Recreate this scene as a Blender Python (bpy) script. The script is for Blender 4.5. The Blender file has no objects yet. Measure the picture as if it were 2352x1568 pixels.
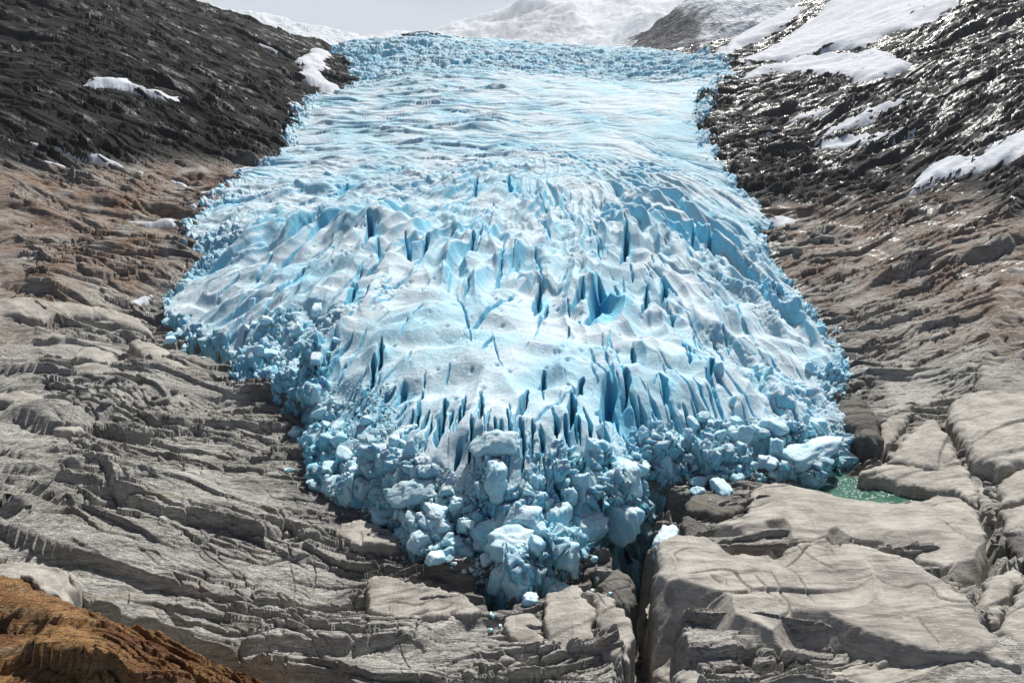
import bpy, bmesh, math, random
import numpy as np
from concurrent.futures import ThreadPoolExecutor
from mathutils import Vector, Matrix

Q = 1.0                                   # mesh density factor
random.seed(7); RNG = np.random.default_rng(11)
SC = bpy.context.scene
COL = SC.collection
F32 = np.float32

# ------------------------------------------------------------------ camera
PITCH = math.radians(-15.0)
CW, CH, FOC = 2352.0, 1568.0, 1568.0      # picture units used for measurements
cd = bpy.data.cameras.new('camera'); cam = bpy.data.objects.new('camera', cd); COL.objects.link(cam)
cd.sensor_width = 36.0; cd.lens = 24.0; cd.clip_start = 0.5; cd.clip_end = 60000
cam.location = (0, 0, 0); cam.rotation_euler = (math.pi/2 + PITCH, 0, 0)
SC.camera = cam

# ------------------------------------------------------------------ world, sun
SUN_EL, SUN_AZ = math.radians(53), math.radians(24)      # azimuth: to the right of the view direction
w = bpy.data.worlds.new('World'); SC.world = w; w.use_nodes = True
nt = w.node_tree; nt.nodes.clear()
sky = nt.nodes.new('ShaderNodeTexSky'); sky.sky_type = 'NISHITA'; sky.sun_disc = False
sky.sun_elevation = SUN_EL; sky.sun_rotation = SUN_AZ; sky.altitude = 1500; sky.air_density = 0.6; sky.dust_density = 0.3; sky.ozone_density = 1.5
bg = nt.nodes.new('ShaderNodeBackground'); bg.inputs['Strength'].default_value = 0.05
ow = nt.nodes.new('ShaderNodeOutputWorld')
# a bank of thin bright cloud low over the mountains
tc = nt.nodes.new('ShaderNodeTexCoord'); sx = nt.nodes.new('ShaderNodeSeparateXYZ'); nt.links.new(tc.outputs['Generated'], sx.inputs[0])
cn = nt.nodes.new('ShaderNodeTexNoise'); cn.inputs['Scale'].default_value = 3.2; cn.inputs['Detail'].default_value = 6; nt.links.new(tc.outputs['Generated'], cn.inputs['Vector'])
ca = nt.nodes.new('ShaderNodeMath'); ca.operation = 'MULTIPLY_ADD'; nt.links.new(cn.outputs[0], ca.inputs[0]); ca.inputs[1].default_value = -0.30; nt.links.new(sx.outputs[2], ca.inputs[2])
cm = nt.nodes.new('ShaderNodeMapRange'); cm.interpolation_type = 'SMOOTHSTEP'; nt.links.new(ca.outputs[0], cm.inputs['Value'])
cm.inputs['From Min'].default_value = 0.22; cm.inputs['From Max'].default_value = 0.02; cm.inputs['To Min'].default_value = 0.0; cm.inputs['To Max'].default_value = 0.9
cy_ = nt.nodes.new('ShaderNodeMapRange'); nt.links.new(sx.outputs[1], cy_.inputs['Value']); cy_.inputs['From Min'].default_value = 0.1; cy_.inputs['From Max'].default_value = 0.6
cq = nt.nodes.new('ShaderNodeMath'); cq.operation = 'MULTIPLY'; nt.links.new(cm.outputs[0], cq.inputs[0]); nt.links.new(cy_.outputs[0], cq.inputs[1]); cm = cq
cx = nt.nodes.new('ShaderNodeMix'); cx.data_type = 'RGBA'; nt.links.new(cm.outputs[0], cx.inputs[0]); nt.links.new(sky.outputs[0], cx.inputs[6]); cx.inputs[7].default_value = (11.0, 11.8, 13.0, 1)
nt.links.new(cx.outputs[2], bg.inputs[0]); nt.links.new(bg.outputs[0], ow.inputs[0])
sl = bpy.data.lights.new('sun', 'SUN'); so = bpy.data.objects.new('sun', sl); COL.objects.link(so)
sl.energy = 5.0; sl.angle = math.radians(0.5); sl.color = (1.0, 0.965, 0.91)
sdir = Vector((math.sin(SUN_AZ)*math.cos(SUN_EL), math.cos(SUN_AZ)*math.cos(SUN_EL), math.sin(SUN_EL)))
so.rotation_euler = sdir.to_track_quat('Z', 'Y').to_euler(); so.location = sdir*3000
SC.view_settings.view_transform = 'Standard'; SC.view_settings.look = 'None'
SC.view_settings.exposure = 0.44; SC.view_settings.gamma = 1.0
cy = SC.cycles
cy.max_bounces = 6; cy.diffuse_bounces = 2; cy.glossy_bounces = 2; cy.transmission_bounces = 2; cy.volume_bounces = 0
cy.caustics_reflective = False; cy.caustics_refractive = False

# ------------------------------------------------------------------ numeric helpers
POOL = ThreadPoolExecutor(4)
def par(fn, *arrs, n=24):
    """run fn over chunks of flat float32 arrays in threads"""
    shp = arrs[0].shape
    fl = [np.ascontiguousarray(a, dtype=F32).ravel() for a in arrs]
    idx = np.array_split(np.arange(fl[0].size), max(1, min(n, fl[0].size//4000 + 1)))
    res = list(POOL.map(lambda ii: fn(*[a[ii[0]:ii[-1]+1] for a in fl]), [i for i in idx if len(i)]))
    if isinstance(res[0], tuple):
        return tuple(np.concatenate([r[k] for r in res]).reshape(shp) for k in range(len(res[0])))
    return np.concatenate(res).reshape(shp)

_ang = np.linspace(0, 2*np.pi, 257)[:256]
GX, GY = np.cos(_ang).astype(F32), np.sin(_ang).astype(F32)
def h2(xi, yi, seed):
    h = xi.astype(np.uint32)*np.uint32(374761393) + yi.astype(np.uint32)*np.uint32(668265263) + np.uint32((seed*2246822519) & 0xffffffff)
    h ^= h >> np.uint32(13); h *= np.uint32(1274126177); h ^= h >> np.uint32(16)
    h *= np.uint32(2654435761); h ^= h >> np.uint32(15)
    return h
def r01(h): return (h & np.uint32(0xffff)).astype(F32)*F32(1/65535.0)
def gn(x, y, seed=0):
    """gradient noise, about -1..1"""
    x0 = np.floor(x); y0 = np.floor(y); xf = x-x0; yf = y-y0
    xi = x0.astype(np.int64); yi = y0.astype(np.int64)
    def c(dx, dy):
        g = (h2(xi+dx, yi+dy, seed) >> np.uint32(8)) & np.uint32(255)
        return GX[g]*(xf-dx) + GY[g]*(yf-dy)
    u = xf*xf*xf*(xf*(xf*6-15)+10); v = yf*yf*yf*(yf*(yf*6-15)+10)
    a = c(0, 0); b = c(1, 0); d = c(0, 1); e = c(1, 1)
    return ((a+(b-a)*u)*(1-v) + (d+(e-d)*u)*v)*F32(1.45)
def fbm(x, y, seed=0, o=4, g=0.5):
    s = 0; a = 1.0; t = 0
    for k in range(o):
        s = s + a*gn(x*(2.03**k)+k*17.3, y*(2.03**k)-k*9.1, seed+k); t += a; a *= g
    return s/t
def vor(x, y, seed=0, jit=0.9):
    """F1, F2, cell random"""
    x0 = np.floor(x); y0 = np.floor(y); xf = x-x0; yf = y-y0
    xi = x0.astype(np.int64); yi = y0.astype(np.int64)
    f1 = np.full(x.shape, 9, F32); f2 = f1.copy(); cid = np.zeros(x.shape, F32); ox = np.zeros(x.shape, F32); oy = np.zeros(x.shape, F32)
    for dx in (-1, 0, 1):
        for dy in (-1, 0, 1):
            h = h2(xi+dx, yi+dy, seed)
            px = dx + 0.5 + (r01(h)-0.5)*jit - xf; py = dy + 0.5 + (r01(h >> np.uint32(16))-0.5)*jit - yf
            d = px*px+py*py
            m = d < f1
            f2 = np.where(m, f1, np.minimum(f2, d)); f1 = np.where(m, d, f1)
            cid = np.where(m, r01(h*np.uint32(2654435761) >> np.uint32(9)), cid)
            ox = np.where(m, px, ox); oy = np.where(m, py, oy)
    return np.sqrt(f1), np.sqrt(f2), cid, ox, oy
def sst(a, b, x):
    t = np.clip((x-a)/(b-a), 0, 1); return t*t*(3-2*t)

# ------------------------------------------------------------------ picture <-> world
CP, SP = math.cos(PITCH), math.sin(PITCH)
def ray(u, v):
    a = (u-CW/2)/FOC; b = (CH/2-v)/FOC
    return a, CP-b*SP, SP+b*CP
def atY(u, v, Y):
    x, y, z = ray(u, v); t = Y/y
    return x*t, Y, z*t
def atZ(u, v, Z):
    x, y, z = ray(u, v); t = Z/z
    return x*t, y*t, Z
def T(i, j, zx, zy, w_=None):            # point read in an enlarged ninth of the photograph
    return ((853*i + zx/2.7562)*0.91875, (569*j + zy/2.7562)*0.91875)

class TPS:
    def __init__(s, p, z, lam=1e-4):
        s.p = np.array(p, float); z = np.array(z, float); n = len(z)
        K = s.U(s.p[:, None]-s.p[None]); K += lam*np.eye(n)
        P = np.c_[np.ones(n), s.p]
        A = np.block([[K, P], [P.T, np.zeros((3, 3))]])
        s.w = np.linalg.solve(A, np.r_[z, np.zeros(3)])
    @staticmethod
    def U(d):
        r2 = (d**2).sum(-1); return 0.5*r2*np.log(r2+1e-12)
    def __call__(s, q):
        q = np.asarray(q, float); out = np.empty(len(q))
        for i in range(0, len(q), 20000):
            c = q[i:i+20000]
            out[i:i+20000] = s.U(c[:, None]-s.p[None]) @ s.w[:-3] + s.w[-3] + c @ s.w[-2:]
        return out
def lp(x, y): return np.stack([np.arctan2(x, y), 0.5*np.log(np.asarray(x)**2+np.asarray(y)**2)], -1)

# ------------------------------------------------------------------ measured control points (u, v, forward distance)
EDGE = [(330,740,225),(500,805,197),(545,832,189),(530,890,174),(610,905,168),(700,960,154),(722,1050,135),(742,1130,121),(830,1180,113),(900,1230,107),(935,1290,101),
 (1100,1325,96),(1140,1370,92),(1210,1388,90),(1330,1330,96),(1385,1250,105),(1480,1200,112),(1510,1130,122),(1600,1125,123),(1700,1122,124),(1850,1112,126),(1980,1020,143),
 (1905,930,163),(1960,880,179),(1905,780,214),(1840,700,245),(1780,620,285),(1752,550,325),(1790,520,345),(1700,445,388),(1660,380,420),(1608,290,480),(1640,220,560),(1705,150,690),(1640,132,760),
 (1400,122,950),(1176,114,985),(900,108,960),(760,104,850),(800,165,700),(800,205,640),(692,240,560),(650,330,460),(600,390,400),(520,432,350),(415,530,298),(440,600,262),(400,680,240)]
ROCK = [(0,1568,66),(300,1568,70),(700,1568,72),(1100,1568,74),(1400,1568,72),(1560,1500,74),(1900,1568,70),(2352,1568,68),
 (0,1290,92),(300,1400,85),(560,1500,80),(0,1100,116),(300,1150,110),(600,1230,104),(530,985,150),(623,1040,138),(250,1000,140),(0,900,160),(250,850,175),(0,700,215),(200,620,245),
 (0,500,280),(200,540,280),(200,420,330),(0,330,340),(200,385,348),(430,440,352),(200,325,366),(0,290,352),(200,250,400),(0,200,410),(400,300,410),(550,340,420),(280,195,450),(280,150,480),(0,100,480),(0,0,570),(150,0,600),
 (500,190,520),(640,180,620),(400,60,660),(420,4,900),(510,32,890),(600,66,880),(660,86,860),(720,106,830),(785,138,770),
 (2352,1300,92),(2352,1150,112),(2150,1000,146),(2352,900,165),(2050,900,172),(2352,780,196),(2352,700,220),(2100,700,238),(2352,500,292),(2100,560,290),(2352,350,350),(2100,400,380),(1850,500,350),(1800,560,318),(2352,200,440),(2352,0,630),
 (2000,200,520),(1850,300,480),(1700,300,480),(2000,0,860),(2180,0,740),(1850,160,650),(1720,110,850),(1850,0,1100),(1690,90,1000),(1990,1138,122),(2130,1140,121),(1750,1140,121),(1600,1180,113),(1450,1300,98),(2250,1250,98)]
pts = []; zz = []
def addp(u, v, Y, dz=0):
    x, y, z = atY(u, v, Y); pts.append((math.atan2(x, y), 0.5*math.log(x*x+y*y))); zz.append(z+dz)
for e in EDGE: addp(*e)
for e in ROCK: addp(*e)
for u, v, Y in [(420,4,900),(510,32,890),(600,66,880),(660,86,860),(720,106,830),(785,138,770)]:      # ground falls away behind the left skyline
    x, y, z = atY(u, v, Y)
    for dl, dz in ((0.08, -6), (0.18, -30), (0.34, -80)): pts.append((math.atan2(x, y), math.log(math.hypot(x, y))+dl)); zz.append(z+dz)
for u, v, Y in [(-700,1568,64),(-700,1100,112),(-700,700,215),(-700,330,340),(-700,0,560),(3050,1568,66),(3050,1100,116),(3050,700,215),(3050,330,350),(3050,0,600)]:
    addp(u, v, Y)
for th in np.radians([-75, -40, -15, 15, 40, 75]): pts.append((th, math.log(28))); zz.append(-63)
BED = [(1176,1000,118,-63),(1176,700,200,-58),(1176,500,290,-44),(1176,300,450,-6),(1176,180,640,50),(1176,140,780,92),(1300,1200,108,-67),(1600,1000,140,-64),(800,1000,140,-63),(1500,600,245,-52),(800,600,240,-50)]
for u, v, Y, z in BED:
    x, y, _ = atY(u, v, Y); pts.append((math.atan2(x, y), 0.5*math.log(x*x+y*y))); zz.append(z)
for u in (780, 900, 1040, 1176, 1300, 1420, 1540, 1620): addp(u, 140, 1080); addp(u, 160, 1400)
GROUND = TPS(pts, zz)

# glacier surface
gp = []; gz = []
def addg(u, v, Y, dz=0):
    x, y, z = atY(u, v, Y); gp.append((math.atan2(x, y), 0.5*math.log(x*x+y*y))); gz.append(z+dz)
for u, v, Y in EDGE: addg(u, v, Y, 2.5 if v > 250 else 1)
for e in [(1210,1300,93),(1176,1215,101),(1000,1215,103),(1400,1180,105),(1176,1120,104.5),(1176,1020,109),(1000,1000,116),(1400,1010,116),(1176,900,130),(1176,784,157),(1176,650,205),(1176,500,285),(1176,400,360),(1176,300,450),(1176,200,580),
 (1176,150,690),(1176,98,880),(1040,94,860),(900,91,840),(1290,103,880),(1400,109,870),(1520,117,830),(1176,118,810),(900,118,770),(1400,132,790),(900,180,640),(1500,180,660),(1450,300,450),(950,300,455),(1450,400,362),(900,400,362),(1480,500,288),(750,500,290),(1550,620,222),(950,640,205),(620,560,258),(450,620,252),(620,700,206),(480,740,214),
 (750,760,178),(700,860,163),(880,850,148),(850,970,134),(820,1060,124),(1480,800,158),(1480,920,134),(1600,1020,128),(1700,900,150),(1700,780,182),(1650,680,212),(1850,900,163),(1850,1000,143),(1750,1050,131),(1700,560,285),(1620,440,350),(900,1130,111)]:
    addg(*e)
ICE = TPS(gp, gz)

# ------------------------------------------------------------------ polar ground grid (fine in view, coarse outside it)
R0, R1 = 30.0, 1500.0
NT, NR = int(1520*Q), int(2300*Q)
_q = np.linspace(-1, 1, NT)
TH = (np.radians(38.5)*_q + np.radians(42)*np.sign(_q)*np.clip(np.abs(_q)-0.93, 0, 1)**1.0*8).astype(np.float64)
_k = np.linspace(0, 1, NR)
LR = np.interp(_k, [0, 0.06, 1], [math.log(R0), math.log(66), math.log(R1)])
RR = np.exp(LR)
gxy = lambda th, lr: (np.sin(th)[:, None]*np.exp(lr)[None], np.cos(th)[:, None]*np.exp(lr)[None])
def tps_grid(tps, th, lr, nt_=150, nr_=190):
    a = np.linspace(th[0], th[-1], nt_); b = np.linspace(lr[0], lr[-1], nr_)
    A, B = np.meshgrid(a, b, indexing='ij')
    g = tps(np.stack([A.ravel(), B.ravel()], -1)).reshape(nt_, nr_)
    # Catmull-Rom upsampling along both axes
    def up(g, src, dst, ax):
        g = np.moveaxis(g, ax, 0); f = (dst-src[0])/(src[1]-src[0]); i = np.clip(np.floor(f).astype(int), 0, len(src)-2); t = (f-i)[:, None]
        c = lambda k: g[np.clip(i+k, 0, len(src)-1)]
        p0, p1, p2, p3 = c(-1), c(0), c(1), c(2)
        o = p1 + 0.5*t*(p2-p0 + t*(2*p0-5*p1+4*p2-p3 + t*(3*(p1-p2)+p3-p0)))
        return np.moveaxis(o, 0, ax)
    return up(up(g, a, th, 0), b, lr, 1).astype(F32)
X, Y = gxy(TH, LR)
X = X.astype(F32); Y = Y.astype(F32); RG = np.broadcast_to(RR[None].astype(F32), X.shape)
Z0 = tps_grid(GROUND, TH, LR)

def seg_d(x, y, poly, closed=True):
    """distance to a polyline and inside flag"""
    p = np.array(poly, F32); q = np.roll(p, -1, 0)
    if not closed: p, q = p[:-1], q[:-1]
    d2 = np.full(x.shape, 1e18, F32); ins = np.zeros(x.shape, bool)
    for (ax, ay), (bx, by) in zip(p, q):
        ex, ey = bx-ax, by-ay; L = ex*ex+ey*ey+1e-12
        t = np.clip(((x-ax)*ex+(y-ay)*ey)/L, 0, 1)
        dx = x-ax-t*ex; dy = y-ay-t*ey
        d2 = np.minimum(d2, dx*dx+dy*dy)
        if closed and by != ay:
            ins ^= ((ay > y) != (by > y)) & (x < (bx-ax)*(y-ay)/(by-ay)+ax)
    return np.sqrt(d2), ins
def sdf(x, y, poly):
    d, i = seg_d(x, y, poly); return np.where(i, d, -d)

EDGE_W = [atY(*e)[:2] for e in EDGE]
# resample the glacier margin with small irregularities
def refine(poly, step_rel=0.03, amp=0.35, seed=3):
    out = []; n = len(poly)
    for i in range(n):
        a = np.array(poly[i]); b = np.array(poly[(i+1) % n]); L = np.linalg.norm(b-a); r = np.linalg.norm(a+b)/2
        m = max(1, int(L/(step_rel*r)))
        for k in range(m):
            out.append(a+(b-a)*k/m)
    return out
SIG = lambda x: 1/(1+np.exp(-x))
def strata_t(x, y):
    return y + 0.15*x - 0.55*20*np.logaddexp(0, (x-30)/20).astype(F32)
def ledge(s, t, lam, L, seed, sharp=0.2, px=None):
    if px is not None: sharp = np.clip(np.maximum(sharp, 1.4*px/lam), 0, 0.5)
    p = t/lam + 1.1*gn(s/L, t/(lam*2.7), seed) + 0.32*gn(s/(L*0.3), t/(lam*1.2), seed+1)
    i = np.floor(p); f = p-i
    a = np.clip(0.25+1.25*gn(s/(L*0.8)+i*5.7, i*3.31+0.5, seed+2), 0.04, 1.2)
    sm = np.clip(f/sharp, 0, 1); sm = sm*sm*(3-2*sm)
    return lam*a*(sm-f)
def rock_detail(x, y, r, rough, steep=None):
    """relief of foliated, ice-worn rock: ledges whose steep side faces down the valley, joints, lumps"""
    px = r/683.0
    t = strata_t(x, y); s = x
    wx = 1.6*gn(x/11, y/11, 51); wy = 1.8*gn(x/13+40, y/9, 53)+0.5*gn(x/3.3, y/3.3, 52)
    s = s+wx; t = t+wy*0.6
    fine = steep is not None; fw = 1/(1+(steep/0.55)**2) if fine else 1.0
    h = (1-np.abs(gn(x/44, t/19, 61)))*3.6 - 2.2
    h = h + 2.2*gn(s/70, t/38, 62)
    if fine: h = h*0
    pat = np.clip(0.5+1.1*gn(x/23, t/13, 63), 0.12, 1.0)          # blocky here, ice-polished there
    for lam, L, c, sd, sh in ((30, 150, 0.15, 71, .12), (12.5, 75, 0.25, 74, .06), (5.4, 36, 0.40, 77, .045), (2.3, 16, 0.52, 80, .05), (1.05, 7, 0.44, 83, .08), (0.5, 3.5, 0.28, 86, .14)):
        if fine == (lam > 2): continue
        wgt = np.clip(lam/(2.4*px)-0.6, 0, 1)*fw
        if wgt.max() <= 0: continue
        c2 = c*(0.35+0.65*rough) if lam > 4 else c*rough*(0.35+0.65*pat)
        h = h + c2*wgt*ledge(s, t, lam, L, sd, sh, px)
    b = np.abs(gn(s/16, t/6.5, 91))*(not fine); h = h - b*1.1*rough + 0.35*rough*(not fine)
    for lx, lt, amp, sd in ((12, 5.0, 2.0, 101), (4.6, 2.0, 1.05, 103), (1.9, 0.85, 0.42, 105), (0.8, .36, .13, 107)):
        if fine == (lx > 4): continue
        wgt = np.clip(lt/(2.0*px)-0.45, 0, 1)*fw
        if wgt.max() <= 0: continue
        f1, f2, c, ox, oy = vor(s/lx+0.45*gn(s/lx, t/lt, sd+9), t/lt+0.4*gn(s/lx+7, t/lt, sd+8), sd)
        h = h + rough*pat*wgt*amp*((c-0.5)*1.0 + (ox*(c-0.5)*2.4 + oy*(0.4+1.2*c))*0.8 - 1.0*np.exp(-((f2-f1)/0.06)**2))
    if not fine:
      f1, f2, c, ox, oy = vor(s/26+0.4*gn(s/20, t/10, 131), t/11+0.4*gn(s/20+5, t/10, 132), 133)
      up_ = np.clip(rough-1.0, 0, 0.7); h = h + up_*3.2*((c-0.5)+oy*1.0*c-0.5*np.exp(-((f2-f1)/0.08)**2))
    # long open joints across the grain
    if not fine: return h
    jn = np.abs(gn((s+0.35*t)/7.5, t/60, 120)); h = h - 0.8*rough*fw*sst(0.1, 0.45, gn(s/9, t/14, 121))*np.exp(-(jn/0.02)**2)*np.clip(1.2/(2*px)-.3, 0, 1)
    h = h + 0.06*np.clip(0.5/(2*px)-0.3, 0, 1)*gn(x/0.45, y/0.45, 111)*rough
    return h

# regions of the ground
def region(poly_uvY, x, y, soft):
    return sst(-soft, soft, sdf(x, y, [atY(*p)[:2] for p in poly_uvY]))
uvY_from_Z0 = None
dGl = None
def main_fields(x, y, r):
    ls = sdf(np.arctan2(x, y), np.log(r), [(math.atan2(a, b), 0.5*math.log(a*a+b*b)) for a, b in EDGE_W])
    return (ls*r).astype(F32)
DG = par(main_fields, X, Y, RG)

def fields(x, y, r, z0):
    """wet, rust, dark, brown and roughness of relief as fields over the ground"""
    n1 = fbm(x/45, y/45, 5, 3); n2 = fbm(x/14, y/14, 6, 3)
    hz = z0+12*n1
    left = SIG(-(x+20)/25); right = 1-left
    dark = left*sst(-12, 4, z0+5*n1) + right*sst(-34, -14, hz)*0.9
    t = strata_t(x, y)
    streak = fbm(x/40+y/60, t/5.0, 7, 4)
    brown = left*sst(-55, -44, hz)*(1-sst(-10, 3, z0+5*n1)) + right*sst(-58, -48, hz)*(1-sst(-28, -12, hz))*0.85
    brown = np.clip(brown*(0.55+0.9*n2), 0, 1)
    flow = fbm((x+0.55*y)/5.0, (y-0.9*x)/55.0, 8, 3)          # water running down the right-hand slope
    wet = right*np.clip(sst(0.08, 0.3, flow+0.25*streak)*sst(-52, -40, z0)*0.9 + sst(-25, 20, z0)*sst(-0.12, 0.25, streak+0.6*n2), 0, 1)
    wet = wet + left*sst(-20, 10, z0)*sst(0.05, 0.35, streak+0.6*n2)*0.6
    rough = np.clip(0.75+0.6*n1+0.15*right*sst(-45, -20, z0), 0.35, 1.15)*(1+0.6*dark)
    return wet.astype(F32), brown.astype(F32), dark.astype(F32), rough.astype(F32)
WET, BROWN, DARK, ROUGH = par(fields, X, Y, RG, Z0)

_mg = sst(-9, -1.5, DG+par(lambda x, y: 4*gn(x/7, y/7, 151), X, Y))*(1-sst(0, 6, DG))*(1-sst(300, 450, RG))     # wet, silt-dark strip along the ice, with the shadow below it painted in
DARK = np.maximum(DARK, 0.55*_mg).astype(F32); WET = np.maximum(WET, 0.8*_mg).astype(F32)
# orange outcrop in the near left corner
OR_POLY = [(-260,1250,74),(0,1318,72),(120,1350,71.5),(250,1425,70),(330,1440,70),(470,1480,71),(560,1530,69),(640,1580,66),(700,1680,57),(-300,1700,51)]
ORW = [atY(*p)[:2] for p in OR_POLY]
ordist = par(lambda x, y: sdf(x+1.2*gn(x/4, y/4, 31), y+1.2*gn(x/4+5, y/4, 32), ORW).astype(F32), X, Y)
_k8 = TPS([p for p in ORW]+[atY(0,1568,57)[:2], atY(350,1568,59)[:2], atY(150,1460,63)[:2]], [atY(*p)[2] for p in OR_POLY]+[atY(0,1568,57)[2], atY(350,1568,59)[2], atY(150,1460,63)[2]], 1e-3)
near = (RG < 130) & (X < 0)
ZO = np.full(X.shape, -200, F32); ZO[near] = _k8(np.stack([X[near], Y[near]], -1)).astype(F32)
RUST = np.maximum(sst(-1.5, 1.5, ordist), 0.55*sst(-9, -0.5, ordist))*(RG < 130)
Z1 = np.where(ordist > -2, np.maximum(Z0, Z0+(ZO-Z0)*sst(-2.0, 2.5, ordist)*(RG < 130)), Z0)

ROUGH = np.maximum(ROUGH, 0.95*RUST).astype(F32)
DET = par(rock_detail, X, Y, RG, ROUGH)
def steepness(z):
    dr = np.gradient(z.astype(np.float64), axis=1)/np.gradient(RR)[None]; dt = np.gradient(z.astype(np.float64), axis=0)/(np.gradient(TH)[:, None]*RR[None])
    return np.hypot(dr, dt).astype(F32)
DET = DET+par(rock_detail, X, Y, RG, ROUGH, steepness(DET))
def blocky(x, y, m):
    h = np.zeros(x.shape, F32)
    for cs, amp, sd in ((8.0, 1.2, 141), (3.2, 0.6, 143), (1.3, 0.22, 145)):
        f1, f2, c, ox, oy = vor(x/cs+0.3*gn(x/cs, y/cs, sd+20), y/(cs*.7)+0.3*gn(x/cs+7, y/cs, sd+21), sd)
        h += amp*((c-.5)*1.1+ox*(c-.5)*2+oy*(0.3+c)*0.9-0.7*np.exp(-((f2-f1)/0.07)**2))
    return h*m
DET = DET*(1-0.2*RUST)+0.35*par(blocky, X, Y, RUST*(RG < 130))
damp = 1-0.6*sst(500, 1500, RG)
ZT = Z1 + DET*damp
ZSM = Z1.copy()
ZT = ZT - (4+0.02*RG)*sst(1.0, 14, DG-0.01*RG)
# carved gullies and the black gap beneath the ice (u, v, Y, half width, depth)
CARVE = [
 ([(1470,1180,114),(1432,1260,103),(1470,1330,95),(1462,1400,88),(1488,1470,83),(1478,1540,78),(1500,1600,73),(1500,1700,67)], 4.6, 16),
 ([(1500,1150,119),(1580,1180,113)], 3.0, 7),
 ([(0,1296,86),(150,1340,83),(330,1400,79),(480,1462,76),(600,1505,74),(790,1575,71)], 3.0, 8),
 ([(2200,1120,118),(2260,1220,104),(2250,1300,96),(2230,1400,86)], 2.0, 6),
 ([(430,790,203),(530,845,188)], 4.0, 6),
 ([(1905,1080,132),(1990,1040,139),(1920,950,160)], 3.5, 5),
 ([(1120,1340,93),(1150,1400,88)], 2.2, 5),
 ([(1960,960,158),(2030,1060,135)], 1.5, 4),
]
def carve(x, y):
    h = np.zeros(x.shape, F32)
    for pl, hw, dep in CARVE:
        d, _ = seg_d(x+1.3*gn(x/4, y/4, 41)+0.5*gn(x/1.3, y/1.3, 45), y+1.3*gn(x/4+9, y/4, 42), [atY(*p)[:2] for p in pl], closed=False)
        h = np.minimum(h, -dep*(1-sst(hw*0.45, hw, d)))
    return h
ZT = (ZT + par(carve, X, Y)).astype(F32)
# pond hollow
POND_Z = atY(2000, 1138, 122)[2]
POND = [(1840,1120,125),(1890,1099,128),(2000,1102,127),(2090,1116,124),(2165,1138,121),(2130,1164,117),(2000,1160,117),(1900,1135,122)]
POND_W = [atZ(u, v, POND_Z)[:2] for u, v, _ in POND]
pd_ = par(lambda x, y: sdf(x+0.7*gn(x/2.5, y/2.5, 43), y+0.7*gn(x/2.5, y/2.5, 44), POND_W).astype(F32), X, Y)
ZT = np.where(pd_ > -3, ZT+(np.minimum(ZT, POND_Z-1.2)-ZT)*sst(-1.0, 0.8, pd_), ZT).astype(F32)

def lookup(arr, x, y, th=TH, lr=LR):
    a = np.interp(np.arctan2(x, y), th, np.arange(len(th))); b = np.interp(0.5*np.log(np.asarray(x)**2+np.asarray(y)**2), lr, np.arange(len(lr)))
    i = np.clip(a.astype(int), 0, len(th)-2); j = np.clip(b.astype(int), 0, len(lr)-2); fa = a-i; fb = b-j
    return (arr[i, j]*(1-fa)+arr[i+1, j]*fa)*(1-fb) + (arr[i, j+1]*(1-fa)+arr[i+1, j+1]*fa)*fb

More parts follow.
